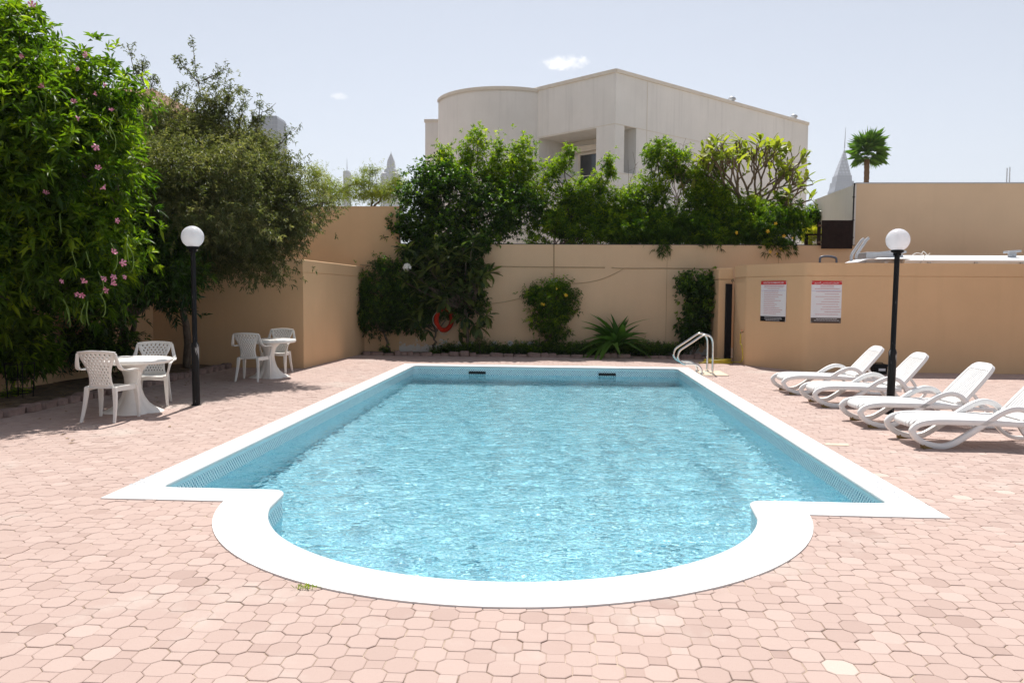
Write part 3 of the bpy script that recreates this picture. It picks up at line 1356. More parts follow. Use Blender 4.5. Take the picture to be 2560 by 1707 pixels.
def panel_wall(mb, p0, p1, z0, z1, openings, depth_default=.6):
    """vertical wall from p0 to p1 (left to right seen from the front) with recessed openings (s0, s1, za, zb, depth)"""
    d = (p1 - p0)
    L = d.length
    d.normalize()
    nrm = Vector((d.y, -d.x, 0))
    P = lambda s, z, dep=0: p0 + d * s - nrm * dep + Vector((0, 0, z))
    ss = sorted({0, L, *[o_[0] for o_ in openings], *[o_[1] for o_ in openings]})
    zs = sorted({z0, z1, *[o_[2] for o_ in openings], *[o_[3] for o_ in openings]})
    for i in range(len(ss) - 1):
        for j in range(len(zs) - 1):
            sm, zm = (ss[i] + ss[i + 1]) / 2, (zs[j] + zs[j + 1]) / 2
            if any(o_[0] < sm < o_[1] and o_[2] < zm < o_[3] for o_ in openings):
                continue
            mb.add([P(ss[i], zs[j]), P(ss[i + 1], zs[j]), P(ss[i + 1], zs[j + 1]), P(ss[i], zs[j + 1])], [(0, 1, 2, 3)])
    for (s0, s1, a_, b_, dep) in openings:
        q = [P(s0, a_), P(s1, a_), P(s1, b_), P(s0, b_), P(s0, a_, dep), P(s1, a_, dep), P(s1, b_, dep), P(s0, b_, dep)]
        mb.add(q, [(0, 4, 5, 1), (1, 5, 6, 2), (2, 6, 7, 3), (3, 7, 4, 0), (4, 7, 6, 5)])
    return P, d, nrm


hs = thing('white_house', 'off-white two-storey house with rounded stair tower and flat parapet', 'house')
nL = Vector(((C0 - CL).y, -(C0 - CL).x, 0)).normalized()
nR = Vector(((CR - C0).y, -(CR - C0).x, 0)).normalized()
dL, dR = (C0 - CL).normalized(), (CR - C0).normalized()
sL = lambda px, py: (lambda p: ((p - CL).dot(dL), p.z))(AP(px, py, CL, nL))
sR = lambda px, py: (lambda p: ((p - C0).dot(dR), p.z))(AP(px, py, C0, nR))
a = MB()
oa, ob = sL(1347, 346), sL(1491, 321)
op_l = (oa[0], ob[0], sL(1491, 447)[1], (oa[1] + ob[1]) / 2, 1.5)
PL, _, _ = panel_wall(a, CL, C0, 0, HH, [op_l])
oc, od = sR(1561, 315), sR(1591, 320)
we, wf = sR(1816, 372), sR(1832, 409)
op_r = (oc[0], od[0], sR(1561, 432)[1], (oc[1] + od[1]) / 2, 1.2)
op_w = (we[0], wf[0], wf[1], we[1], .25)
PR, _, _ = panel_wall(a, C0, CR, 0, HH, [op_r, op_w])
back = dR * 0 - nR * 6
a.add([CR, CR + back, CR + back + Vector((0, 0, HH)), CR + Vector((0, 0, HH))], [(0, 1, 2, 3)])
a.add([CL + Vector((0, 0, HH - .35)), C0 + Vector((0, 0, HH - .35)), CR + Vector((0, 0, HH - .35)), CR + back + Vector((0, 0, HH - .35)), CL + back + Vector((0, 0, HH - .35))], [(0, 1, 2, 3, 4)])
a.build('wall', M['house'], hs)


def strip(mb, P, s0, s1, z0, z1, proud):
    q = [P(s, z, -d_) for d_ in (0.002, proud) for s, z in ((s0, z0), (s1, z0), (s1, z1), (s0, z1))]
    mb.add(q, [(4, 5, 6, 7), (0, 4, 7, 3), (1, 2, 6, 5), (3, 7, 6, 2), (0, 1, 5, 4)])


LL, LR = (C0 - CL).length, (CR - C0).length
a = MB()
strip(a, PL, -.02, LL + .02, HH - .10, HH + .02, .05)
a.build('parapet_cap', M['house_trim'], hs)
a = MB()
strip(a, PR, .0, LR, HH - .10, HH + .02, .05)
a.build('parapet_cap', M['house_trim'], hs)
for z in (op_r[3] - .01, op_r[2] - .05):
    a = MB()
    strip(a, PR, 0, LR, z, z + .02, .012)
    a.build('string_line', M['house_trim'], hs)
    a = MB()
    strip(a, PL, 0, LL, z, z + .02, .012)
    a.build('string_line', M['house_trim'], hs)
a = MB()
strip(a, PR, sR(1615, 400)[0], sR(1615, 400)[0] + .025, 0, HH - .1, .008)
a.build('expansion_joint', M['house_trim'], hs)
# sliding window at the back of the loggia
wd = bpy.data.objects.new('loggia_window', None)
COL.objects.link(wd)
wd.parent = hs
s0, s1, z0, z1 = op_l[0] + .75, op_l[1] - .02, op_l[2] + .05, op_l[3] - .55
dep = op_l[4]
PW = lambda s, z, d_=0: PL(s, z, dep - .04 - d_)
for (sa, sb, za, zb) in ((s0, s1, z1, z1 + .10), (s0, s1, z0, z0 + .07), (s0, s0 + .09, z0 + .07, z1), (s1 - .09, s1, z0 + .07, z1), ((s0 + s1) / 2 - .06, (s0 + s1) / 2 + .06, z0 + .07, z1)):
    a = MB()
    q = [PW(s, z, d_) for d_ in (0, .08) for s, z in ((sa, za), (sb, za), (sb, zb), (sa, zb))]
    a.add(q, [(4, 5, 6, 7), (0, 4, 7, 3), (1, 2, 6, 5), (3, 7, 6, 2), (0, 1, 5, 4)])
    a.build('frame_bar', M['house_trim'], wd)
for sa, sb in ((s0 + .09, (s0 + s1) / 2 - .06), ((s0 + s1) / 2 + .06, s1 - .09)):
    a = MB()
    a.add([PW(sa, z0 + .07, .03), PW(sb, z0 + .07, .03), PW(sb, z1, .03), PW(sa, z1, .03)], [(0, 1, 2, 3)])
    a.build('pane', M['glass'], wd)
a = MB()
sc0, sc1 = (s0 + s1) / 2 + .2, s1 - .45
for i in range(17):
    s = sc0 + (sc1 - sc0) * i / 16
    w_ = .012 * (i % 2)
    a.v += [PW(s, z0 + .25, .034 + w_), PW(s, z1 - .05, .034 + w_)]
for i in range(16):
    a.face((2 * i, 2 * i + 2, 2 * i + 3, 2 * i + 1))
a.build('curtain', M['curtain'], wd)
# lintel inside the loggia
a = MB()
q = [PW(s, z, d_) for d_ in (0, .25) for s, z in ((op_l[0] + .01, z1 + .10), (op_l[1] - .01, z1 + .10), (op_l[1] - .01, z1 + .3), (op_l[0] + .01, z1 + .3))]
a.add(q, [(4, 5, 6, 7), (3, 7, 6, 2), (0, 1, 5, 4)])
a.build('loggia_beam', M['house_trim'], hs)
a = MB()
s_, e_ = op_w[0], op_w[1]
a.add([PR(s_ + .02, op_w[2] + .02, .2), PR(e_ - .02, op_w[2] + .02, .2), PR(e_ - .02, op_w[3] - .02, .2), PR(s_ + .02, op_w[3] - .02, .2)], [(0, 1, 2, 3)])
a.build('small_window', M['glass'], hs)
# rounded tower
TC = G(1172, 212, HH - .02)
TR = 2.55
tx = AP(1088, 400, (0, TC.y + TR, 0), (0, 1, 0)).x + TR + .12
tc = Vector((tx, TC.y + TR + .2, 0))
a = MB()
arc = []
for i in range(25):
    an = R(190) + R(170) * i / 24
    arc.append((tc.x + TR * math.cos(an), tc.y + TR * math.sin(an)))
endp = CL + nL * .0
arc.append((CL.x - .35, CL.y + .15))
arc.append((CL.x - .3, CL.y + 3))
arc.append((tc.x - TR, tc.y + 3))
zt_t = TC.z - .05
a.prism(arc, 0, zt_t)
a.build('stair_tower', M['house'], hs, smooth=True, sharp=30)
a = MB()
for i in range(25):
    for rr, z in ((TR + .05, zt_t - .09), (TR + .05, zt_t + .03), (TR - .2, zt_t + .03)):
        an = R(186) + R(176) * i / 24
        a.v.append((tc.x + rr * math.cos(an), tc.y + rr * math.sin(an), z))
for i in range(24):
    for k in range(2):
        a.face((3 * i + k, 3 * i + 3 + k, 3 * i + 4 + k, 3 * i + 1 + k))
a.build('tower_cap', M['house_trim'], hs, smooth=True, sharp=40)
a = MB()
p, q = AY(1284, 264, CL.y - .1), AY(1302, 264, CL.y - .1)
a.box2((p.x, CL.y - .1, 0), (q.x, CL.y + 1.5, p.z))
a.build('link_wall', M['house'], hs)
p, q = AY(1063, 306, 34.0), AY(1100, 306, 34.0)
a = MB()
a.box2((p.x, 34, 0), (q.x + 2, 38, p.z))
a.build('rear_wing', M['house'], hs)
a = MB()
a.box2((p.x - .04, 33.96, p.z), (q.x + 2, 38, p.z + .12))
a.build('parapet_cap', M['house_trim'], hs)
for px, py in ((1835, 254), (1990, 295)):
    s, z = sR(px, py)
    p = PR(s, HH + .02, .1)
    a = MB()
    a.lathe([(.11, 0), (.11, .07), (.16, .09), (.15, .15), (.08, .21), (.0, .23)], 12, p, cap=False)
    tag(a.build('roof_spotlight', M['greymetal'], smooth=True), 'small domed lamp midway along the white house parapet' if px < 1900 else 'small domed lamp at the end of the white house parapet', 'lamp', 'domed lamps on the house parapet')

# ------------------------------------------------------------------ terracotta house behind the trees
th = thing('terracotta_house', 'brown house with a terracotta hip roof behind the olive tree', 'house')
yb = 27.0
pk, pe = AY(345, 222, yb + 2.5), AY(478, 278, yb)
pw = AY(450, 290, yb + .3)
a = MB()
x0, x1 = AY(60, 290, yb).x, pe.x
a.add([(x0, yb, pe.z), (x1, yb, pe.z), (x1, yb + 5, pe.z), (x0, yb + 5, pe.z), (x0 + 2, yb + 2.5, pk.z), (AY(382, 222, yb + 2.5).x, yb + 2.5, pk.z),
       (x0, yb, pe.z - .16), (x1, yb, pe.z - .16), (x1, yb + 5, pe.z - .16), (x0, yb + 5, pe.z - .16)],
      [(0, 1, 5, 4), (1, 2, 5), (2, 3, 4, 5), (3, 0, 4), (6, 7, 1, 0), (7, 8, 2, 1), (9, 6, 0, 3)])
a.build('roof', M['terracotta'], th)
a = MB()
a.box2((x0 + .4, yb + .4, 0), (x1 - .4, yb + 4.6, pe.z - .1))
a.build('wall', M['ochre'], th)

# ------------------------------------------------------------------ far towers
def tower(name, label, y, prof, mat, loc_px, rz=0.0, antenna=None):
    """prof: list of (half width px, py) from bottom to top, square plan"""
    t = thing(name, label, 'skyscraper')
    k = y / FPX
    cx = AY(loc_px, 500, y).x
    mb = MB()
    rings = []
    for hw, py in prof:
        z = max(AY(loc_px, py, y).z, 0)
        r_ = hw * k
        rings.append([(cx + sx * r_, y + sy * r_, z) for sx, sy in ((-1, -1), (1, -1), (1, 1), (-1, 1))])
    for r_ in rings:
        mb.v += r_
    for i in range(len(rings) - 1):
        for q in range(4):
            q2 = (q + 1) % 4
            mb.face((i * 4 + q, i * 4 + q2, i * 4 + 4 + q2, i * 4 + 4 + q))
    mb.face(tuple((len(rings) - 1) * 4 + q for q in range(4)))
    mb.build('shaft', mat, t)
    if antenna:
        z0_, z1_ = AY(loc_px, antenna[0], y).z, AY(loc_px, antenna[1], y).z
        an = MB()
        an.tube([(cx, y, z0_), (cx, y, z1_)], [antenna[2] * k, antenna[2] * k * .35], 6)
        an.build('mast', M['tower_frame'], t)
    return t, cx, k


tower('skyscraper', 'plain grey slab skyscraper fading in haze behind the olive tree', 800, [(33, 760), (33, 304), (30, 297), (27, 295)], M['tower_glass'], 675)
tower('skyscraper', 'hazy skyscraper with a stepped clock-tower crown', 1400,
      [(22, 760), (22, 442), (20, 441), (20, 436), (15, 432), (13, 425), (9, 421), (9, 412), (8, 408), (8, 404), (3.5, 391), (1.2, 385)], M['tower_stone'], 978, antenna=(386, 379, 1.0))
tower('skyscraper', 'slim hazy skyscraper with a needle mast beside the feathery trees', 1500, [(8, 760), (8, 432), (6, 428), (3, 427)], M['tower_stone'], 868, antenna=(428, 396, 1.2))
t, cx, k = tower('skyscraper', 'hazy skyscraper with tall pointed spire beside the palm', 1500,
                 [(26, 760), (25, 480), (22, 470), (21, 456), (18, 455), (17, 441), (14, 440)], M['tower_glass'], 2103)
zz = lambda py: AY(2103, py, 1500).z
cr = MB()
apex = (cx + 4 * k, 1500, zz(371))
base = [(cx + sx * 16 * k, 1500 + sy * 16 * k, zz(441)) for sx, sy in ((-1, -1), (1, -1), (1, 1), (-1, 1))]
for q in range(4):
    cr.add([base[q], base[(q + 1) % 4], apex], [(0, 1, 2)])
cr.build('pointed_crown', mat_tower('spire lattice', (.30, .32, .36), (.42, .45, .50), 6, 6, .35), t)
a = MB()
a.tube([apex, (apex[0] + 1, 1500, zz(319))], [1.4 * k, .4 * k], 6)
a.build('mast', M['tower_frame'], t)
tower('skyscraper', 'low hazy block with a thin mast seen past the white house', 1600, [(14, 760), (14, 513), (9, 508), (4, 507)], M['tower_glass'], 2034, antenna=(508, 494, .8))

# ------------------------------------------------------------------ garden beds
BLX = -7.05
bl = thing('flower_bed', 'shaded soil bed with rough edging stones along the boundary wall', 'flower bed')
a = MB()
ng = np.random.default_rng(5)
NXg, NYg = 12, 90
for j in range(NYg + 1):
    for i in range(NXg + 1):
        x = -8.72 + (BLX + .03 + 8.72) * i / NXg
        y = -1.4 + 17.9 * j / NYg
        a.v.append((x, y, .015 + .05 * math.sin(math.pi * i / NXg) + .015 * ng.random()))
for j in range(NYg):
    for i in range(NXg):
        q = j * (NXg + 1) + i
        a.face((q, q + 1, q + NXg + 2, q + NXg + 1))
a.build('soil', M['soil'], bl, smooth=True)
bb_ = thing('flower_bed', 'narrow planted soil bed with edging stones along the back wall', 'flower bed')
a = MB()
for i in range(91):
    for j in range(5):
        a.v.append((-5.22 + 9.05 * i / 90, 20.46 + .74 * j / 4, .01 + .05 * math.sin(math.pi * j / 4) + .015 * ng.random()))
for i in range(90):
    for j in range(4):
        q = i * 5 + j
        a.face((q, q + 5, q + 6, q + 1))
a.build('soil', M['soil'], bb_, smooth=True)


def rock(q, sx, sy, sz):
    """rough-hewn block with knocked-off corners"""
    bm = bmesh.new()
    bmesh.ops.create_cube(bm, size=1)
    bmesh.ops.bevel(bm, geom=list(bm.edges), offset=.16, segments=1, affect='EDGES')
    for v in bm.verts:
        v.co.x *= sx
        v.co.y *= sy
        v.co.z *= sz
        v.co += Vector((q.uniform(-1, 1), q.uniform(-1, 1), q.uniform(-1, 1))) * .13 * min(sx, sy, sz)
        v.co.z += sz * .42
    me = bpy.data.meshes.new('stone')
    bm.to_mesh(me)
    bm.free()
    me.materials.append(M['stone'])
    return me


q = random.Random(21)
rocks = [rock(q, .30, .17, .13), rock(q, .22, .15, .11), rock(q, .38, .16, .12), rock(q, .18, .14, .14)]
y = 8.2
while y < 16.3:
    k = q.randrange(4)
    L = (.30, .22, .38, .18)[k] * 1.04
    ob = bpy.data.objects.new('stone', rocks[k])
    COL.objects.link(ob)
    ob.parent = bl
    ob.location = (BLX + q.uniform(-.03, .03), y + L / 2, q.uniform(-.02, 0))
    ob.rotation_euler = (q.uniform(-.06, .06), q.uniform(-.06, .06), R(90) + q.uniform(-.15, .15))
    y += L
x = -5.15
while x < 3.75:
    k = q.randrange(4)
    L = (.30, .22, .38, .18)[k] * .92
    ob = bpy.data.objects.new('stone', rocks[k])
    COL.objects.link(ob)
    ob.parent = bb_
    ob.location = (x + L / 2, 20.47 + q.uniform(-.02, .02), q.uniform(-.02, .005))
    ob.rotation_euler = (q.uniform(-.06, .06), q.uniform(-.06, .06), q.uniform(-.12, .12))
    ob.scale = (q.uniform(.85, .97), .85, q.uniform(.5, 1.1))
    x += L

# ------------------------------------------------------------------ street lamps


def lamp(loc, label, lean):
    t = thing('lamp_post', label, 'lamp post', loc)
    t.rotation_euler = (0, lean, 0)
    a = MB()
    a.lathe([(.07, 0), (.07, .012), (.052, .014), (.052, .83), (.056, .845), (.044, .88), (.0345, .90), (.0345, 2.20)], 20)
    a.build('post', M['black'], t, smooth=True, sharp=35)
    a = MB()
    a.lathe([(.034, 2.16), (.05, 2.165), (.05, 2.20), (.082, 2.215), (.082, 2.238), (.07, 2.242)], 20)
    a.build('collar', M['darkmetal'], t, smooth=True, sharp=35)
    g = MB()
    r_, zc = .153, 2.375
    g.lathe([(r_ * math.sin(R(an)), zc - r_ * math.cos(R(an))) for an in np.linspace(28, 179.5, 22)], 32, cap=False)
    gl = g.build('globe', M['globe'], t, smooth=True)
    b = MB()
    b.lathe([(.028, 2.24), (.028, 2.30), (.034, 2.31), (.034, 2.41), (.02, 2.44), (0.001, 2.445)], 12, cap=False)
    b.build('bulb', M['bulb'], t, smooth=True)
    s = MB()
    s.tube([(.034, 0, 2.19), (.07, 0, 2.19)], .008, 6)
    s.build('set_screw', M['steel'], t)
    return t


lamp((-5.16, 10.95, 0), 'black lamp post with globe standing by the white table under the trees', R(-.4))
lamp((4.52, 11.16, 0), 'black lamp post with globe standing among the white loungers', R(.6))

# ------------------------------------------------------------------ plastic chairs


def loft(mb, a, b, sa, sb, steps=1, bow=(0, 0, 0)):
    a, b, bow = Vector(a), Vector(b), Vector(bow)
    o_ = len(mb.v)
    for i in range(steps + 1):
        t = i / steps
        c = a.lerp(b, t) + bow * math.sin(math.pi * t)
        w_, d_ = sa[0] + (sb[0] - sa[0]) * t, sa[1] + (sb[1] - sa[1]) * t
        for sx, sy in ((-1, -1), (1, -1), (1, 1), (-1, 1)):
            mb.v.append((c.x + sx * w_ / 2, c.y + sy * d_ / 2, c.z))
    for i in range(steps):
        for k in range(4):
            k2 = (k + 1) % 4
            mb.face((o_ + i * 4 + k2, o_ + i * 4 + k, o_ + i * 4 + 4 + k, o_ + i * 4 + 4 + k2))
    mb.face((o_ + 3, o_ + 2, o_ + 1, o_)[::-1])
    e = o_ + steps * 4
    mb.face((e, e + 1, e + 2, e + 3)[::-1])


def make_chair():
    t = thing('garden_chair', '', 'chair')
    # seat with a raised rear and rolled front edge
    a = MB()
    nx_, ny_ = 12, 12
    for j in range(ny_ + 1):
        v = j / ny_
        y = -.21 + .44 * v
        hw = .185 + .05 * v ** .8
        for i in range(nx_ + 1):
            u = -1 + 2 * i / nx_
            z = .425 - .018 * (1 - u * u) * math.sin(math.pi * min(1, v * 1.1)) - .03 * max(0, (v - .85) / .15) ** 2 + .012 * abs(u) ** 4
            a.v.append((u * hw, y, z))
    for j in range(ny_):
        for i in range(nx_):
            if 3 <= j <= 8 and i in (2, 4, 7, 9) and False:
                continue
            q_ = j * (nx_ + 1) + i
            a.face((q_, q_ + 1, q_ + nx_ + 2, q_ + nx_ + 1))
    s = a.build('seat', M['plastic'], t, smooth=True)
    m_ = s.modifiers.new('s', 'SOLIDIFY')
    m_.thickness = .012
    # skirt under the seat edge
    k = MB()
    for sx in (-1, 1):
        k.ribbon([(sx * .18, -.2, .40), (sx * .215, 0, .40), (sx * .232, .2, .395)], (1, 0, 0), .008, .055)
    k.ribbon([(-.23, .215, .385), (0, .222, .40), (.23, .215, .385)], (0, 1, 0), .008, .05)
    k.build('seat_skirt', M['plastic'], t)
    # pierced back
    half = lambda v: float(np.interp(v, [0, .18, .38, .6, .8, 1], [.160, .142, .140, .165, .208, .230]))

    def P(u, v):
        x = u * half(v)
        z = .415 + .44 * v + (.018 * (1 - u * u) if v > .9 else .018 * (1 - u * u) * v)
        y = -.205 - .125 * v ** 1.15 + .045 * u * u * (.4 + .6 * v)
        return (x, y, z)
    b = MB()
    nr, nc = 11, 7
    v0, v1, um = .09, .95, .88
    cu, cv = 2 * um / nc, (v1 - v0) / nr

    def quad(u0, u1, va, vb, n_=1):
        o_ = len(b.v)
        b.v += [P(u0, va), P(u1, va), P(u1, vb), P(u0, vb)]
        b.face((o_, o_ + 1, o_ + 2, o_ + 3))
    for r_ in range(nr):
        va, vb = v0 + cv * r_, v0 + cv * (r_ + 1)
        odd = r_ % 2
        us = [-um + cu * (i + (.5 if odd else 0)) for i in range(nc - odd)]
        if odd:
            quad(-um, -um + cu / 2, va, vb)
            quad(um - cu / 2, um, va, vb)
        for u0 in us:
            ux, vx = u0 + cu / 2, (va + vb) / 2
            o_ = len(b.v)
            for (p_, q_) in ((-1, -1), (0, -1), (1, -1), (1, 0), (1, 1), (0, 1), (-1, 1), (-1, 0)):
                b.v.append(P(ux + p_ * cu / 2, vx + q_ * cv / 2))
            for an in range(8):
                th_ = R(225 + 45 * an)
                b.v.append(P(ux + math.cos(th_) * cu * .18, vx + math.sin(th_) * cv * .34))
            for an in range(8):
                n2 = (an + 1) % 8
                b.face((o_ + an, o_ + n2, o_ + 8 + n2, o_ + 8 + an))
        for (ua, ub) in ((-1, -um), (um, 1)):
            quad(ua, ub, va, vb)
    for i in range(8):
        quad(-1 + .25 * i, -.75 + .25 * i, v1, 1.0)
        quad(-1 + .25 * i, -.75 + .25 * i, 0, v0)
    bk = b.build('backrest', M['plastic'], t, smooth=True)
    m_ = bk.modifiers.new('w', 'WELD')
    m_.merge_threshold = .0006
    m_ = bk.modifiers.new('s', 'SOLIDIFY')
    m_.thickness = .009
    r_ = MB()
    r_.ribbon([(x, P(x / .228, 1)[1], P(x / .228, 1)[2] + .004) for x in np.linspace(-.232, .232, 15)], (0, 1, 0), .026, .022)
    r_.build('top_rail', M['plastic'], t, smooth=True, sharp=50)
    for sx in (-1, 1):
        a = MB()
        path = catmull([(sx * .232, -.285, .848), (sx * .248, -.268, .75), (sx * .268, -.225, .665), (sx * .288, -.12, .636), (sx * .292, .08, .632), (sx * .285, .19, .605), (sx * .268, .222, .52), (sx * .243, .222, .42)], 5)
        m = len(path)
        a.ribbon(path, (1, 0, 0), [.030 + .024 * math.sin(math.pi * min(1, i / m * 1.25)) for i in range(m)], .020)
        a.build('armrest', M['plastic'], t, smooth=True, sharp=50)
        a = MB()
        loft(a, (sx * .228, .205, .43), (sx * .247, .235, 0), (.062, .052), (.030, .036), 4, (0, .012, 0))
        a.build('leg', M['plastic'], t, bevel=.006)
        a = MB()
        loft(a, (sx * .172, -.195, .43), (sx * .205, -.285, 0), (.052, .050), (.030, .032), 4, (0, .018, 0))
        a.build('leg', M['plastic'], t, bevel=.006)
    return t


chair = make_chair()
CH_SPOTS = [(-5.64, 9.60, 2, 'white pierced plastic chair with its back to the pool end, by the nearer-tree table beside the lamp post'),
            (-5.80, 10.93, 197, 'white pierced plastic chair behind the table that stands beside the lamp post'),
            (-5.63, 14.20, 1, 'white pierced plastic chair in front of the table by the wall corner'),
            (-5.62, 15.47, 180, 'white pierced plastic chair between the wall and the table by the wall corner')]
CH_SPOTS[0] = (*CH_SPOTS[0][:3], 'white pierced plastic chair in front of the table beside the lamp post')
for i, (x, y, rz, lab) in enumerate(CH_SPOTS):
    c = chair if i == 0 else copy_tree(chair)
    c.location = (x, y, 0)
    c.rotation_euler = (0, 0, R(rz))
    tag(c, lab, 'chair', 'white plastic garden chairs')


def table(x, y, rz, label):
    t = thing('garden_table', label, 'table', (x, y, 0), R(rz), 'round white plastic tables')
    a = MB()
    a.lathe([(.43, .655), (.475, .66), (.497, .672), (.503, .69), (.500, .708), (.488, .716), (.47, .714), (.2, .712), (.001, .713)], 48, cap=False)
    a.build('table_top', M['plastic'], t, smooth=True, sharp=60)
    a = MB()
    prof_ = [(.33, .0), (.325, .012), (.25, .055), (.185, .12), (.138, .21), (.108, .31), (.096, .40), (.102, .47), (.125, .55), (.17, .61), (.23, .655)]
    md = lambda an, z: 1 + (.30 * max(0, 1 - z / .30) ** 1.2) * (abs(math.cos(2 * an)) ** .7 - .45) + .05 * math.cos(4 * an) * (1 if z > .3 else 0)
    a.lathe(prof_, 64, mod=md)
    a.build('pedestal', M['plastic'], t, smooth=True, sharp=60)
    return t


table(-5.70, 10.25, 20, 'round white plastic table on a flared pedestal beside the lamp post')
table(-5.54, 14.80, 35, 'round white plastic table on a flared pedestal by the wall corner')

# ------------------------------------------------------------------ sun loungers


def make_lounger():
    t = thing('sun_lounger', '', 'sun lounger')
    W = .66
    band = [(.93, .262), (.5, .276), (.1, .283), (-.10, .278), (-.225, .252), (-.285, .205), (-.29, .165), (-.245, .105), (-.15, .052), (-.03, .024), (.06, .028), (.15, .062),
            (.30, .158), (.48, .285), (.62, .378), (.73, .422), (.82, .425), (.90, .395), (.965, .335), (1.01, .262), (1.03, .215)]
    for y_ in (.025, W - .025):
        a = MB()
        a.ribbon(catmull([(x, y_, z) for x, z in band], 5), (0, 1, 0), .056, .060)
        a.build('side_frame', M['lounge'], t, smooth=True, sharp=60)
        a = MB()
        rear = [(.84, .25), (.90, .16), (.98, .085), (1.08, .035), (1.22, .024), (1.38, .03), (1.50, .08), (1.55, .17), (1.45, .22), (1.2, .235), (1.0, .245)]
        a.ribbon(catmull([(x, y_ + (.045 if y_ < .3 else -.045), z) for x, z in rear], 5), (0, 1, 0), .042, .04)
        a.build('rear_leg', M['lounge'], t, smooth=True, sharp=60)
    # seat: frame tray plus lengthwise slats, rounded over the foot end
    ns = 9
    sw = (W - .13) / ns
    prof_ = [(-.262, .205), (-.268, .235), (-.245, .268), (-.19, .288), (0, .297), (.3, .300), (.6, .294), (.98, .272)]
    a = MB()
    for x_ in (-.1, .35, .8):
        a.box((x_, W / 2, .276), (.05, W - .11, .02))
    for y_ in (.075, W - .075):
        a.box((.35, y_, .272), (.95, .02, .014))
    seat = a.build('seat', M['lounge'], t)
    for k in range(ns):
        y_ = .065 + sw * (k + .5)
        a = MB()
        edge = abs(k - (ns - 1) / 2) / ((ns - 1) / 2)
        pts = [(x + (.035 * edge ** 3 if x < 0 else 0), y_, z) for x, z in prof_]
        a.ribbon(catmull(pts, 4), (0, 1, 0), sw - .003, .012)
        a.build('slat', M['lounge'], seat, smooth=True, sharp=50)
    # backrest: local frame along its slope
    hx, hz, ang, L = .915, .285, R(48.5), .77
    ux, uz = math.cos(ang), math.sin(ang)
    BP = lambda s, y_, d=0: (hx + ux * s * .86 - uz * d, y_, hz + uz * s * .86 + ux * d)
    w0, w1 = .285, .235
    outline = []
    for s, wv in ((0, w0), (.3, .28), (.55, .262), (.68, .238), (.735, .20), (.765, .14), (.772, 0)):
        outline.append((s, wv))
    a = MB()
    path = [BP(s, W / 2 - wv) for s, wv in outline] + [BP(s, W / 2 + wv) for s, wv in outline[::-1][1:]]
    pth = catmull(path, 5)
    # rim: a strip of constant depth following the outline, normal to the backrest plane
    nvec = Vector((-uz, 0, ux))
    o_ = len(a.v)
    m = len(pth)
    ctr = Vector(BP(.35, W / 2))
    for p_ in pth:
        inn = (ctr - p_)
        inn -= nvec * inn.dot(nvec)
        inn = inn.normalized() * .045
        for off, dd_ in ((Vector(), .012), (Vector(), -.035), (inn * .25, -.035), (inn * .25, -.005), (inn, -.004), (inn, .010)):
            a.v.append(tuple(p_ + off + nvec * dd_))
    for i in range(m - 1):
        for k in range(6):
            k2 = (k + 1) % 6
            a.face((o_ + i * 6 + k2, o_ + i * 6 + k, o_ + i * 6 + 6 + k, o_ + i * 6 + 6 + k2))
    bfr = a.build('backrest', M['lounge'], t, smooth=True, sharp=40)
    # solid head panel and lower panel
    a = MB()
    for s in (.645, .69, .735, .76):
        wv = float(np.interp(s, [o__[0] for o__ in outline], [o__[1] for o__ in outline])) - .012
        for u in (-1, -.5, 0, .5, 1):
            a.v.append(BP(s, W / 2 + u * wv, .004))
    for i in range(3):
        for k in range(4):
            a.face((i * 5 + k, i * 5 + k + 1, i * 5 + 6 + k, i * 5 + 5 + k))
    hpn = a.build('head_panel', M['lounge'], bfr)
    m_ = hpn.modifiers.new('s', 'SOLIDIFY')
    m_.thickness = .008
    a = MB()
    a.add([BP(0, W / 2 - .275, .008), BP(0, W / 2 + .275, .008), BP(.10, W / 2 + .27, .008), BP(.10, W / 2 - .27, .008)], [(0, 1, 2, 3)])
    lpn = a.build('lower_panel', M['lounge'], bfr)
    m_ = lpn.modifiers.new('s', 'SOLIDIFY')
    m_.thickness = .02
    nb_ = 10
    for k in range(nb_):
        u0 = -.86 + 1.72 * (k + .5) / nb_
        a = MB()
        a.ribbon([BP(s, W / 2 + u0 * float(np.interp(s, [0, .3, .55, .68], [.272, .266, .248, .226])), .003) for s in (.09, .25, .4, .55, .66)], (0, 1, 0),
                 [.033, .033, .032, .030, .028], .010)
        a.build('slat', M['lounge'], bfr)
    # hinge knobs and back stay
    for y_ in (.075, W - .075):
        a = MB()
        a.tube([(hx - .02, y_ - .03, hz + .025), (hx - .02, y_ + .03, hz + .025)], .028, 12)
        a.build('hinge_knob', M['lounge'], t, smooth=True, sharp=40)
        a = MB()
        a.ribbon(catmull([BP(.26, y_ + (.05 if y_ < .3 else -.05), -.03), (1.15, y_ + (.05 if y_ < .3 else -.05), .36), (1.22, y_ + (.05 if y_ < .3 else -.05), .25), (1.32, y_ + (.05 if y_ < .3 else -.05), .21)], 4), (0, 1, 0), .028, .035)
        a.build('back_stay', M['lounge'], t)
    return t


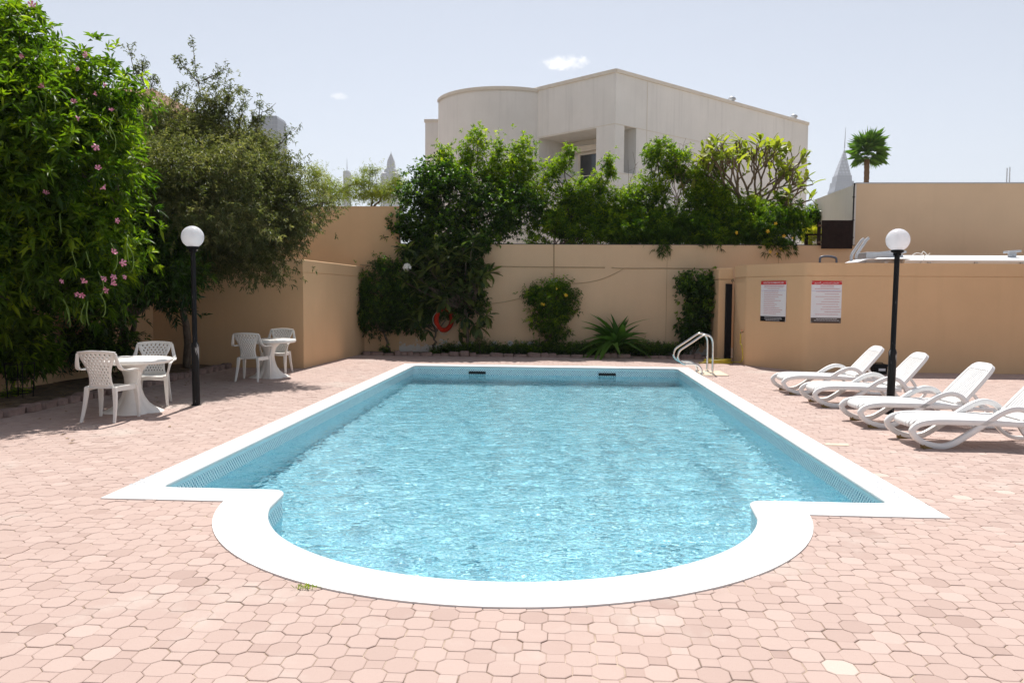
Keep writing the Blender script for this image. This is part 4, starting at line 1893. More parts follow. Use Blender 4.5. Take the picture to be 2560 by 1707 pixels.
lounger = make_lounger()
LS = [(3.94, 13.22, 1.5, 'white resin sun lounger nearest the signs, in front of the tool case'),
      (3.98, 11.72, 1.5, 'white resin sun lounger standing just behind the lamp post'),
      (3.97, 9.93, 1.5, 'white resin sun lounger standing just in front of the lamp post'),
      (4.03, 8.62, 1.5, 'white resin sun lounger at the end of the row farthest from the signs')]
LS[0] = (*LS[0][:3], 'white resin sun lounger at the end of the row closest to the signs')
for i, (x, y, rz, lab) in enumerate(LS):
    c = lounger if i == 0 else copy_tree(lounger)
    c.location = (x, y, .004)
    c.rotation_euler = (0, 0, R(rz))
    tag(c, lab, 'sun lounger', 'white sun loungers in a row beside the pool')
    for k, y_ in enumerate((.025, .635)):
        b = MB()
        b.box((0, 0, .024), (.10, .07, .048))
        o_ = b.build('wood_block', M['wood'], bevel=.004)
        o_.location = (x - .135, y + y_ + .005, 0)
        o_.rotation_euler = (0, 0, R(4))
        side = 'pool-ladder' if y_ > .3 else 'shallow-bay'
        tag(o_, 'small wood block under the ' + ('sign-side' if y_ > .3 else 'open-deck-side') + ' foot of the ' + ['lounger closest to the signs', 'lounger behind the lamp post', 'lounger in front of the lamp post', 'lounger farthest from the signs'][i], 'block', 'wood blocks under the loungers')

# ------------------------------------------------------------------ pool ladder
Z7 = lambda x, y: (1640 + x / 9.8, 800 + y / 9.8)
ld = thing('pool_ladder', 'pair of bent stainless steel handrails at the pool corner', 'pool ladder')
near_pts = [(1385, 1345), (1390, 900), (1392, 600), (1375, 480), (1320, 395), (1220, 362), (1110, 395), (900, 535), (700, 665), (590, 745), (545, 830), (533, 920), (575, 1000), (680, 1075),
            (780, 1078), (930, 1080), (1040, 1120), (1110, 1210), (1130, 1345)]
prof_ = [AY(*Z7(*p), 16.33) for p in near_pts]
for yy in (16.33, 16.93):
    a = MB()
    a.tube(catmull([(p.x, yy, max(p.z, .012)) for p in prof_], 5), .0215, 12)
    a.build('handrail', M['steel'], ld, smooth=True)
    for pp in (prof_[0], prof_[-1]):
        a = MB()
        a.lathe([(.045, .016), (.045, .022), (.03, .034), (.022, .036)], 16, (pp.x, yy, 0 if pp is prof_[0] else .006))
        a.build('base_flange', M['steel'], ld, smooth=True, sharp=40)

# ------------------------------------------------------------------ signs


def sign(name, label, c_px, w, h, header, header_col, foot_mat, rtl, yaw, depth_path):
    p = c_px
    t = thing(name, label, 'sign', p, yaw)
    a = MB()
    a.box((0, 0, 0), (w, .012, h))
    a.build('board', M['signwhite'], t, bevel=.002)
    hb, fb = h * .092, h * .128
    a = MB()
    a.box((0, -.0075, h / 2 - hb / 2), (w - .004, .002, hb))
    hdr = a.build('header', M['red'], t)
    a = MB()
    a.box((0, -.0075, -h / 2 + fb / 2), (w - .004, .002, fb))
    a.build('footer', foot_mat, t)
    a = MB()
    a.box((0, -.0072, h / 2 - h * .235), (w - .02, .0015, h * .006))
    a.build('rule', M['rule'], t)
    q = random.Random(len(label))
    rows_ = []
    z = h / 2 - hb - h * .03
    for wd_ in (.78, .82, .5) if not rtl else (.45, .45, .85):
        rows_.append((z, wd_, 'c', 'ink'))
        z -= h * .034
    z -= h * .03
    n_ = 13 if not rtl else 10
    st = (z + h / 2 - fb - h * .02) / n_
    for i in range(n_):
        rows_.append((z, q.uniform(.42, .84), 'r' if rtl else 'l', 'ink'))
        z -= st
    z = -h / 2 + fb * .78
    for wd_ in ((.7, .7, .6) if not rtl else (.7, .85)):
        rows_.append((z, wd_, 'c', 'signwhite'))
        z -= fb * .28
    # body copy is too small to read in the photograph: rows of word-length ink marks
    body = {'ink': MB(), 'signwhite': MB()}
    for (z, wd_, al, mt) in rows_:
        W_ = w * wd_ * .92
        x0_ = {'c': -W_ / 2, 'l': -w * .37, 'r': w * .40 - W_}[al]
        x = x0_
        while x < x0_ + W_:
            ln = q.uniform(.012, .04) * w / .4
            body[mt].box((x + ln / 2, -.009, z), (ln, .001, h * .0085))
            x += ln + .006
        if al == 'l' and q.random() < .75:
            body[mt].box((-w * .43, -.009, z), (.008, .001, h * .008))
    body['ink'].build('body_text', M['ink'], t, kind='stuff')
    body['signwhite'].build('footer_text', M['signwhite'], t, kind='stuff')
    cu = bpy.data.curves.new('title', 'FONT')
    cu.body = header
    cu.align_x, cu.align_y = 'CENTER', 'CENTER'
    cu.size = hb * .62
    cu.materials.append(M['signwhite'])
    ob = bpy.data.objects.new('title', cu)
    COL.objects.link(ob)
    ob.parent = t
    ob.location = (0, -.0095, h / 2 - hb * .52)
    ob.rotation_euler = (R(90), 0, 0)
    bpy.context.view_layer.update()
    wx = ob.dimensions.x
    if wx > w * .8:
        ob.scale = (w * .8 / wx, 1, 1)
    cu.offset = hb * .006
    bpy.context.view_layer.update()
    me = bpy.data.meshes.new_from_object(ob.evaluated_get(bpy.context.evaluated_depsgraph_get()))
    ob2 = link('title', me, M['signwhite'], hdr)
    ob2.location, ob2.rotation_euler, ob2.scale = ob.location, ob.rotation_euler, ob.scale
    ob2['kind'] = 'stuff'
    bpy.data.objects.remove(ob)
    for sx in (-1, 1):
        for sz in (-1, 1):
            a = MB()
            a.tube([(sx * (w / 2 - .022), -.006, sz * (h / 2 - .022)), (sx * (w / 2 - .022), -.0105, sz * (h / 2 - .022))], .008, 8)
            a.build('screw', M['steel'], t)
    return t


# angled face runs from (4.26,18.80) to (5.22,17.36)
fa, fb_ = Vector((4.26, 18.80, 0)), Vector((5.22, 17.36, 0))
fd = (fb_ - fa).normalized()
fn = Vector((fd.y, -fd.x, 0))
c1, c2 = AP(1933, 753, fa + fn * .012, fn), AP(2066, 755, (5.22, 17.35, 0), (0, 1, 0))
e0, e1 = AP(1903, 753, fa, fn), AP(1966, 753, fa, fn)
print('sign widths', (e1 - e0).length, (AY(2102, 755, 17.37) - AY(2030, 755, 17.37)).length, (AP(1934, 702, fa, fn).z - AP(1932, 804, fa, fn).z), c1, c2)
sign('pool_sign', 'white English pool rules board with red header and black footer', c1, (e1 - e0).length, .90,
     'INSTRUCTIONS FOR SWIMMING POOL USERS', 'red', M['signblack'], False, math.atan2(fd.y, fd.x), None)
AR = '\uFE8E\uFEE4\uFEF4\uFEE0\uFECC\uFE97'
ar_title = '\uFEA2\uFE92\uFEB4\uFEE4\uFEDF\uFE8D \uFEF2\uFEE3\uFEAA\uFEA8\uFE98\uFEB4\uFEE4\uFEDF \uFE95\uFE8E\uFEE4\uFEF4\uFEE0\uFECC\uFE97'
sign('pool_sign', 'white Arabic pool rules board with red header and brown footer', Vector((c2.x, 17.375 - .009, c2.z)), .635, .90,
     ar_title, 'red', M['signbrown'], True, math.atan2(.08, 9.28), None)

# ------------------------------------------------------------------ lifebuoy, hose, tap, case, cables
lb = thing('lifebuoy', 'orange lifebuoy hanging on the back wall among dark leaves', 'lifebuoy', AY(1110, 799, 20.92), R(38))
a = MB()
ring = []
a_pts = [(.235 * math.cos(R(i * 10)), 0, .235 * math.sin(R(i * 10)) * 1.18) for i in range(36)]
a.tube(a_pts, .062, 14, closed=True)
a.build('ring', M['orange'], lb, smooth=True)
a = MB()
rp = []
for i in range(49):
    an = R(i * 7.5)
    rr = .315 + .035 * math.cos(4 * an)
    rp.append((rr * math.cos(an), -.02, rr * math.sin(an) * 1.18))
a.tube(rp, .008, 6)
a.build('grab_rope', M['rope'], lb, smooth=True)
a = MB()
a.tube([(0, .0, .3), (.06, .10, .36), (.15, .20, .40)], .012, 6)
a.build('wall_hook', M['greymetal'], lb)
hz_ = MB()
tp = Vector((4.225, 18.86, AY(1832, 832, 18.86).z))
q = random.Random(4)
pth = [(tp.x - .045, tp.y - .03, tp.z - .02), (tp.x - .05, tp.y - .04, tp.z - .25), (tp.x - .02, tp.y - .06, .45), (tp.x - .01, tp.y - .08, .10)]
cc = G(1795, 908)
for k in range(5 * 16):
    an = R(20 + k * 22.5)
    rr = .30 - .015 * (k // 16) + .03 * math.sin(k * .37)
    pth.append((cc.x + .03 + rr * math.cos(an) * 1.15, cc.y + .05 + rr * math.sin(an), .018 + .017 * (k // 16) + q.uniform(0, .01)))
pth += [(cc.x - .4, cc.y - .15, .02), (cc.x - .45, cc.y - .05, .018)]
hz_.tube(catmull(pth, 4), .0125, 8)
tag(hz_.build('garden_hose', M['hose'], smooth=True), 'yellow garden hose coiled on the paving below the tap', 'hose')
tpo = thing('tap', 'small brass tap on the pool wall above the yellow hose', 'tap')
a = MB()
a.tube([(tp.x + .02, tp.y, tp.z + .03), (tp.x - .05, tp.y - .03, tp.z + .03), (tp.x - .045, tp.y - .03, tp.z - .02)], .014, 8)
a.build('spout', M['brass'], tpo, smooth=True)
a = MB()
a.box((tp.x - .02, tp.y - .02, tp.z + .065), (.012, .06, .012))
a.box((tp.x - .02, tp.y - .02, tp.z + .05), (.012, .012, .03))
a.build('tap_handle', M['red'], tpo)
cs = thing('tool_case', 'black plastic tool case on the paving by the pool wall', 'case', G(2197, 932), R(3))
cs.location.y = 17.0
cs.location.x = AY(2197, 925, 17.0).x
a = MB()
a.box((0, 0, .08), (.26, .2, .16), taper=1.05)
a.build('case_body', M['case'], cs, bevel=.012)
a = MB()
a.box((0, 0, .187), (.30, .23, .05), taper=.93)
a.build('case_lid', M['case'], cs, bevel=.012)
a = MB()
a.box((.02, -.104, .10), (.14, .004, .05))
a.build('case_label', M['signwhite'], cs)
a = MB()
a.tube(catmull([(-.07, 0, .21), (-.06, 0, .235), (.06, 0, .235), (.07, 0, .21)], 4), .009, 6)
a.build('case_handle', M['case'], cs)
# conduit and loose cable on the back wall
WB = 21.192
for pts, r_, lab in (
        ([(900, 662), (960, 664), (1230, 666), (1300, 667), (1512, 669)], .014, 'straight tan conduit running along the back wall'),
        ([(1529, 669), (1560, 671), (1700, 671), (1795, 672)], .014, 'short tan conduit between the loose cable and the gate pier'),
        ([(1560, 671), (1545, 680), (1520, 692), (1490, 702), (1450, 708), (1410, 708), (1392, 706)], .009, 'loose cable sagging from the conduit to the wall lamp'),
        ([(1384, 612), (1385, 640), (1385, 700)], .014, 'vertical conduit dropping to the wall lamp above the yellow bush'),
        ([(1215, 760), (1260, 755), (1310, 744)], .008, 'thin cable sagging between the frangipani and the yellow bush')):
    a = MB()
    a.tube(catmull([AY(x, y, WB) for x, y in pts], 5), r_, 8)
    tag(a.build('wall_cable', M['cable'], smooth=True), lab, 'cable', 'cables on the back wall')
wlamp = thing('wall_lamp', 'small white bulkhead lamp on the back wall above the yellow bush', 'lamp', AY(1385, 706, 21.15))
a = MB()
a.lathe([(.001, -.11), (.07, -.10), (.10, -.04), (.10, .04), (.07, .10), (.001, .11)], 14, cap=False)
a.build('diffuser', M['globe'], wlamp, smooth=True)
a = MB()
a.box((0, .035, 0), (.12, .03, .2))
a.build('base_plate', M['greymetal'], wlamp, bevel=.01)
# plant support cage in the left bed
cg = thing('plant_cage', 'thin dark wire plant support ring cage in the left bed', 'plant support', G(52, 1005))
for z, r_ in ((.14, .16), (.34, .17), (.56, .19)):
    a = MB()
    a.tube([(r_ * math.cos(R(i * 20)), r_ * math.sin(R(i * 20)), z) for i in range(18)], .006, 6, closed=True)
    a.build('wire_ring', M['darkmetal'], cg, smooth=True)
for i in range(4):
    an = R(45 + 90 * i)
    a = MB()
    a.tube([(.15 * math.cos(an), .15 * math.sin(an), -.05), (.19 * math.cos(an), .19 * math.sin(an), .57)], .007, 6)
    a.build('wire_leg', M['darkmetal'], cg)

# ------------------------------------------------------------------ vegetation


def unit(v):
    return v / np.maximum(np.linalg.norm(v, axis=-1, keepdims=True), 1e-9)


def leaf_mesh(name, base, d, L, W, tint, g, droop=.15, fold=.25, broad=False):
    """every leaf is its own small folded blade; all leaves of a crown share one mesh"""
    n_ = len(base)
    d = unit(d)
    upv = np.array([0, 0, 1.0]) + g.normal(0, .55, (n_, 3))
    side = unit(np.cross(d, upv))
    nrm = np.cross(side, d)
    L, W = L[:, None], W[:, None]
    down = np.array([0, 0, -1.0])
    if not broad:
        mid = base + d * L * .48 + down * L * droop * .2
        tip = base + d * L + down * L * droop
        v = np.stack([base, mid + side * W / 2 + nrm * W * fold, tip, mid - side * W / 2 + nrm * W * fold], 1)
        f = np.array([[0, 1, 2], [0, 2, 3]])
    else:
        m1 = base + d * L * .35 + down * L * droop * .1
        m2 = base + d * L * .75 + down * L * droop * .5
        tip = base + d * L + down * L * droop
        v = np.stack([base, m1 + side * W * .42 + nrm * W * fold, m2 + side * W * .46 + nrm * W * fold, tip,
                      m2 - side * W * .46 + nrm * W * fold, m1 - side * W * .42 + nrm * W * fold, m1, m2], 1)
        f = np.array([[0, 1, 6], [1, 2, 7], [1, 7, 6], [2, 3, 7], [7, 3, 4], [6, 7, 4], [6, 4, 5], [0, 6, 5]])
    k = v.shape[1]
    faces = (f[None] + (np.arange(n_) * k)[:, None, None]).reshape(-1, 3)
    me = bpy.data.meshes.new(name)
    me.vertices.add(n_ * k)
    me.vertices.foreach_set('co', v.reshape(-1).astype(np.float32))
    nf = len(faces)
    me.loops.add(nf * 3)
    me.loops.foreach_set('vertex_index', faces.reshape(-1).astype(np.int32))
    me.polygons.add(nf)
    me.polygons.foreach_set('loop_start', np.arange(0, nf * 3, 3, dtype=np.int32))
    me.update(calc_edges=True)
    at = me.attributes.new('tint', 'FLOAT', 'FACE')
    at.data.foreach_set('value', np.repeat(tint, len(f)).astype(np.float32))
    return me


def blob(px, py, y, rpx, rpy, ry):
    """crown lobe: centre pixel on plane Y=y, pixel radii, depth radius in metres"""
    c = np.array(AY(px, py, y))
    k = y / FPX
    return c, np.array([rpx * k, ry, rpy * k])


def sample_clumps(blobs, g, per_m2, inner=.45):
    cs, ds, ids = [], [], []
    for bi, (c, r_) in enumerate(blobs):
        area = 4 * math.pi * ((r_[0] * r_[1]) ** 1.6 + (r_[0] * r_[2]) ** 1.6 + (r_[1] * r_[2]) ** 1.6) ** (1 / 1.6) / 3 ** (1 / 1.6)
        n_ = max(4, int(area * per_m2))
        u = unit(g.normal(size=(n_, 3)))
        rad = inner + (1.02 - inner) * g.random(n_) ** .55
        cs.append(c + u * r_ * rad[:, None])
        ds.append(unit(u / r_ * r_.mean()))
        ids += [bi] * n_
    return np.concatenate(cs), np.concatenate(ds), np.array(ids)


DENSE = 1.35


def foliage(name, parent, mat, blobs, seed, per_m2=9, shoots=9, spread=.16, leaves=8, L=.12, W=.03, up=.35, cone=(25, 85), droop=.15, inner=.45,
            keep=None, extra=None, tint_up=.25, broad=False, stem=.10, jitter=.5):
    g = np.random.default_rng(seed)
    cc, cd, ids = sample_clumps(blobs, g, per_m2 * DENSE, inner)
    if keep is not None:
        k = keep(cc)
        cc, cd = cc[k], cd[k]
    ctint = g.normal(0, .13, len(cc))
    # shoots around each clump
    n_ = len(cc) * shoots
    ci = np.repeat(np.arange(len(cc)), shoots)
    off = g.normal(size=(n_, 3)) * spread
    sp = cc[ci] + off
    sd = unit(cd[ci] * .6 + unit(off) * .7 + np.array([0, 0, up]) + g.normal(0, jitter * .5, (n_, 3)))
    if extra is not None:
        sp = np.concatenate([sp, extra[0]])
        sd = np.concatenate([sd, extra[1]])
        ci = np.concatenate([ci, np.zeros(len(extra[0]), int)])
        n_ = len(sp)
    if keep is not None:
        k = keep(sp)
        sp, sd, ci = sp[k], sd[k], ci[k]
        n_ = len(sp)
    m = n_ * leaves
    si = np.repeat(np.arange(n_), leaves)
    d0 = sd[si]
    rv = g.normal(size=(m, 3))
    perp = unit(rv - d0 * np.sum(rv * d0, 1, keepdims=True))
    th = np.radians(g.uniform(cone[0], cone[1], m))[:, None]
    d = d0 * np.cos(th) + perp * np.sin(th)
    base = sp[si] - d0 * (g.random(m) * stem)[:, None]
    LL_ = L * g.uniform(.55, 1.25, m)
    WW_ = W * g.uniform(.7, 1.2, m) * (.6 + .4 * LL_ / L)
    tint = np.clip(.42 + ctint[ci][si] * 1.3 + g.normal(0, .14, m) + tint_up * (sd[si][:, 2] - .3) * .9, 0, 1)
    me = leaf_mesh(name, base, d, LL_, WW_, tint, g, droop, broad=broad)
    o_ = link(name, me, mat, parent)
    return o_, cc, cd


def limb(mb, a, b, r0, r1, g, wob=.08, n_=7, sag=0.0):
    a, b = Vector(a), Vector(b)
    L = (b - a).length
    pts, rr = [], []
    for i in range(n_ + 1):
        t = i / n_
        p = a.lerp(b, t)
        w_ = math.sin(math.pi * t) * wob * L
        p += Vector((g.normal() * w_ * .5, g.normal() * w_ * .5, g.normal() * w_ * .3 + sag * L * math.sin(math.pi * t)))
        pts.append(p)
        rr.append(r0 + (r1 - r0) * t)
    mb.tube(pts, rr, 7)
    return pts


def tree(name, label, cat, base, trunk_top, blobs, seed, mat, bark='bark', r0=.09, nbranch=26, group=None, limbs=None, **kw):
    t = thing(name, label, cat, (0, 0, 0), 0, group)
    g = np.random.default_rng(seed + 1000)
    o_, cc, cd = foliage('crown', t, mat, blobs, seed, **kw)
    tr = MB()
    base = Vector(base)
    base.z = -.05
    top_ = Vector(trunk_top)
    limb(tr, base, top_, r0, r0 * .6, g, .06)
    tr.build('trunk', M[bark], t, smooth=True)
    for (c, r_) in blobs:
        b = MB()
        c = Vector(c)
        limb(b, top_, c, r0 * .5, r0 * .22, g, .10)
        near = [i for i in range(len(cc)) if (Vector(cc[i]) - c).length < max(r_) * 1.05]
        g.shuffle(near)
        for i in near[:max(2, nbranch // max(1, len(blobs)))]:
            limb(b, c, cc[i], r0 * .2, .005, g, .12, 4)
        b.build('branch', M[bark], t, smooth=True)
    return t, cc, cd


# --- pink trumpet tree, overhanging the deck on the left
def at_px(v):
    return np.array(v)


T1 = [blob(20, 170, 10.9, 120, 130, 1.1), blob(110, 300, 10.9, 140, 150, 1.2), blob(240, 260, 11.1, 80, 120, .8), blob(200, 430, 10.9, 130, 130, 1.1),
      blob(60, 480, 10.7, 130, 150, 1.2), blob(170, 600, 10.9, 130, 110, 1.0), blob(60, 650, 10.6, 110, 90, .9), blob(250, 590, 11.1, 70, 120, .7),
      blob(225, 690, 11.2, 80, 75, .6), blob(-140, 300, 10.6, 160, 220, 1.3), blob(-170, 560, 10.3, 180, 190, 1.3), blob(25, 90, 11.0, 75, 75, .7), blob(-30, 740, 10.2, 70, 60, .6)]
T1 += [blob(120, 380, 12.6, 190, 170, 1.0), blob(60, 620, 12.2, 200, 120, .9), blob(-120, 420, 12.4, 200, 220, 1.1), blob(200, 560, 12.6, 120, 130, .8), blob(-60, 700, 11.6, 130, 80, .8), blob(-330, 420, 10.5, 180, 230, 1.4)]
t1, cc, cd = tree('trumpet_tree', 'tall leafy tree with pink trumpet flowers and hanging pods over the deck', 'tree', G(305, 925), AY(290, 700, 12.4), T1, 1, M['t_trumpet'],
                  r0=.085, nbranch=60, per_m2=5.2, shoots=9, spread=.20, leaves=9, L=.165, W=.044, up=.30, cone=(25, 95), droop=.28, inner=.45)
g = np.random.default_rng(77)
# camera-facing shoots carry the blossoms and pods
facing = [i for i in range(len(cc)) if cd[i][1] < -.1 and cc[i][0] > -7.0]
flower = MB()
for k in range(5):
    an = R(72 * k)
    dx, dy = math.cos(an), math.sin(an)
    px_, py_ = -dy, dx
    flower.add([(0, 0, 0), (dx * .016 + px_ * .008, dy * .016 + py_ * .008, .03), (dx * .036 + px_ * .014, dy * .036 + py_ * .014, .048), (dx * .044, dy * .044, .044),
                (dx * .036 - px_ * .014, dy * .036 - py_ * .014, .048), (dx * .016 - px_ * .008, dy * .016 - py_ * .008, .03)], [(0, 1, 2, 3, 4, 5)])
fl_me = flower.mesh('blossom')
fl_me.materials.append(M['pink'])
pods_v = []
for k in range(4):
    pm_ = MB()
    ln = .22 + .05 * k
    pm_.tube(catmull([(0, 0, 0), (.02 + .02 * k, 0, -ln * .4), (.045 + .01 * k, .01, -ln * .8), (.03, .015, -ln)], 4), [.005] * 12 + [.002], 5)
    me = pm_.mesh('seed_pod', True)
    me.materials.append(M['pod'])
    pods_v.append(me)
for (px, py) in ((47, 138), (200, 175), (221, 139), (112, 221), (268, 212), (232, 236), (184, 259), (279, 280), (201, 294), (243, 363), (245, 424), (113, 486), (265, 475), (288, 552), (281, 634),
                 (160, 700), (204, 709), (266, 692), (273, 723), (184, 733), (287, 688), (303, 658), (317, 690), (80, 18), (205, 735), (276, 712)):
    p = AY(px, py, 10.05)
    ob = bpy.data.objects.new('blossom', fl_me)
    COL.objects.link(ob)
    ob.parent = t1
    ob.location = p
    ob.rotation_euler = (R(90 + g.uniform(-50, 40)), g.uniform(-.6, .6), g.uniform(0, 6))
    ob.scale = [g.uniform(.8, 1.25)] * 3
for (px, py) in ((95, 245), (115, 248), (135, 250), (8, 160), (40, 530), (32, 545), (150, 545), (285, 300), (180, 640), (215, 640), (245, 690), (250, 745), (158, 760), (165, 780), (212, 770), (220, 765), (275, 330),
                 (320, 600), (60, 700), (105, 690), (277, 620), (318, 622)):
    p = AY(px, py - 12, 10.15)
    ob = bpy.data.objects.new('seed_pod', pods_v[int(g.integers(4))])
    COL.objects.link(ob)
    ob.parent = t1
    ob.location = p
    ob.rotation_euler = (0, 0, g.uniform(0, 6.28))

# --- darker companion tree behind it
T2 = [blob(330, 600, 14.8, 120, 110, 1.0), blob(250, 640, 14.2, 120, 110, 1.0), blob(400, 600, 13.2, 85, 90, .8), blob(340, 690, 13.1, 110, 80, .8), blob(440, 700, 13.3, 60, 70, .6), blob(330, 560, 13.2, 70, 90, .8), blob(250, 770, 13.4, 60, 50, .5)]
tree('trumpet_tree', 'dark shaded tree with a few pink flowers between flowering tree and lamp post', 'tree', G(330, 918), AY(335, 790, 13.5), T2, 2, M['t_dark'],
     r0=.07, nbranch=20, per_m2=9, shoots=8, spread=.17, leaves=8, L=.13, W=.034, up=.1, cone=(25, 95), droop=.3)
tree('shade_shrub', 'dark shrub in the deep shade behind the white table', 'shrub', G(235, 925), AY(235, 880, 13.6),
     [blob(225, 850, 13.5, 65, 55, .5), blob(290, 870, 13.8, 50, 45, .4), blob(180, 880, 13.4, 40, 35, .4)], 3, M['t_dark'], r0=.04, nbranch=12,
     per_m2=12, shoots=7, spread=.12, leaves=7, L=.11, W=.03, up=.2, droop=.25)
tree('shade_shrub', 'large-leaved shrub above the wire plant support', 'shrub', G(30, 990), AY(35, 930, 11.6),
     [blob(40, 850, 11.5, 70, 65, .5), blob(15, 790, 11.6, 60, 40, .5), blob(75, 890, 11.5, 40, 40, .4), blob(-40, 880, 11.4, 60, 60, .5)], 4, M['t_trumpet'], r0=.035, nbranch=14,
     per_m2=12, shoots=6, spread=.13, leaves=8, L=.17, W=.042, up=.1, droop=.35)
tree('low_weed', 'low leafy weeds at the foot of the wire plant support', 'plant', G(20, 1015), G(25, 1000, .08),
     [blob(15, 1005, 11.0, 32, 16, .3), blob(35, 985, 11.2, 25, 20, .25)], 44, M['t_bright'], r0=.01, nbranch=6, per_m2=40, shoots=6, spread=.06, leaves=6, L=.05, W=.018)

# --- olive-green small-leaved tree over the corner wall
T3 = [blob(450, 350, 14.9, 130, 100, 1.1), blob(560, 420, 14.9, 150, 130, 1.2), blob(430, 470, 14.7, 130, 120, 1.1), blob(650, 480, 14.9, 120, 130, 1.1), blob(560, 560, 14.7, 140, 130, 1.1),
      blob(730, 540, 14.8, 75, 75, .7), blob(690, 610, 14.8, 60, 60, .6), blob(640, 660, 14.7, 70, 65, .6), blob(500, 640, 14.6, 90, 75, .7), blob(380, 300, 15.0, 60, 60, .7),
      blob(630, 385, 15.0, 60, 55, .6), blob(805, 508, 14.8, 45, 22, .35), blob(540, 270, 15.0, 55, 70, .5), blob(740, 460, 14.9, 40, 35, .4)]
T3 += [blob(500, 430, 16.6, 150, 120, 1.0), blob(620, 500, 16.6, 110, 110, 1.0), blob(420, 520, 16.3, 110, 120, .9), blob(520, 590, 16.0, 130, 90, .7), blob(450, 560, 13.8, 110, 70, .6), blob(600, 560, 13.6, 90, 60, .6), blob(560, 480, 13.6, 100, 80, .6)]
T3 += [blob(470, 470, 13.2, 110, 80, .7), blob(560, 430, 13.6, 100, 80, .7), blob(420, 420, 13.0, 90, 80, .7), blob(380, 500, 13.2, 80, 70, .6), blob(500, 540, 12.9, 90, 60, .6), blob(450, 430, 18.0, 130, 110, 1.2), blob(600, 470, 18.0, 100, 100, 1.2), blob(520, 540, 17.4, 130, 60, 1.0), blob(400, 540, 17.3, 110, 90, 1.0), blob(440, 590, 15.2, 100, 70, .8), blob(640, 560, 16.2, 80, 70, .9)]
ex_p, ex_d = [], []
shoot_mb = []
g = np.random.default_rng(31)
for (x0_, y0_, x1_, y1_) in ((505, 320, 480, 90), (500, 210, 432, 140), (510, 200, 575, 170), (515, 330, 595, 215), (595, 330, 615, 225), (620, 320, 690, 258), (575, 330, 570, 215), (365, 250, 320, 115), (352, 200, 360, 145),
                             (372, 255, 385, 190), (690, 370, 735, 320), (420, 270, 465, 210), (640, 330, 650, 250)):
    a_, b_ = np.array(AY(x0_, y0_, 14.9)), np.array(AY(x1_, y1_, 14.9))
    shoot_mb.append((a_, b_))
    m_ = 26
    tt = g.random(m_) ** .8
    ex_p.append(a_ + (b_ - a_) * tt[:, None] + g.normal(0, .05, (m_, 3)))
    ex_d.append(unit((b_ - a_) + g.normal(0, .6, (m_, 3))))
t3, cc3, _ = tree('olive_tree', 'airy olive-green small-leaved tree hanging over the corner wall', 'tree', (-7.6, 15.7, 0), AY(470, 640, 15.2), T3, 5, M['t_olive'], r0=.085, nbranch=60,
                  per_m2=11, shoots=9, spread=.15, leaves=11, L=.070, W=.020, up=.15, cone=(20, 95), droop=.3, inner=.42, stem=.14, extra=(np.concatenate(ex_p), np.concatenate(ex_d)))
for a_, b_ in shoot_mb:
    b = MB()
    limb(b, a_, b_, .014, .003, g, .07, 7)
    b.build('shoot', M['bark'], t3, smooth=True)

# --- feathery trees behind the tall wall
for i, (bl_, lab) in enumerate((([blob(800, 465, 25, 45, 30, .8), blob(850, 480, 25, 60, 28, .8), blob(790, 430, 25, 30, 18, .5), blob(905, 455, 25, 40, 18, .6)],
                                 'yellow-green feathery tree behind the tall wall beside the olive tree'),
                                ([blob(930, 485, 25.5, 50, 30, .8), blob(970, 480, 25.5, 45, 25, .8), blob(990, 455, 25.5, 28, 20, .5), blob(925, 428, 25.5, 30, 12, .4)],
                                 'yellow-green feathery tree behind the tall wall beside the dark vine'))):
    tree('feathery_tree', lab, 'tree', (bl_[0][0][0] + .4, 25.3, 0), bl_[0][0] - np.array([0, 0, .5]), bl_, 60 + i, M['t_feather'], r0=.06, nbranch=26, group='feathery trees behind the tall wall',
         per_m2=11, shoots=6, spread=.15, leaves=14, L=.06, W=.016, up=.15, cone=(60, 95), droop=.2, inner=.3, stem=.25)

# --- dark vine mass over the back wall (left of the house)
tree('wall_creeper', 'dense dark green creeper spilling over the back wall', 'creeper', (-3.2, 21.75, 0), AY(1100, 560, 21.8),
     [blob(1060, 480, 21.6, 60, 60, .6), blob(1130, 500, 21.6, 90, 80, .7), blob(1040, 560, 21.3, 60, 50, .45), blob(1120, 585, 21.2, 85, 48, .45), blob(1220, 540, 21.6, 80, 70, .6), blob(1010, 575, 21.2, 32, 28, .3),
      blob(1290, 520, 21.8, 65, 55, .6), blob(1090, 440, 21.8, 45, 35, .5), blob(1180, 600, 21.15, 60, 28, .3)], 6, M['t_dark'], r0=.06, nbranch=34,
     per_m2=10, shoots=8, spread=.15, leaves=8, L=.105, W=.050, up=.3, droop=.2)
tree('tall_shrub', 'bright green loose shrub with upright shoots above the dark creeper', 'shrub', (-2.7, 22.4, 0), AY(1190, 520, 22.4),
     [blob(1130, 420, 22.3, 42, 45, .5), blob(1200, 430, 22.4, 60, 60, .6), blob(1270, 440, 22.5, 65, 60, .6), blob(1330, 470, 22.4, 50, 45, .5), blob(1195, 345, 22.4, 24, 28, .3), blob(1310, 405, 22.5, 40, 40, .4),
      blob(1165, 370, 22.3, 22, 20, .25), blob(1110, 385, 22.3, 18, 22, .25), blob(1305, 360, 22.5, 16, 22, .2), blob(1250, 380, 22.4, 20, 22, .25)], 7, M['t_bright'], r0=.05, nbranch=36,
     per_m2=10, shoots=8, spread=.13, leaves=8, L=.105, W=.036, up=.45, droop=.15, inner=.35)
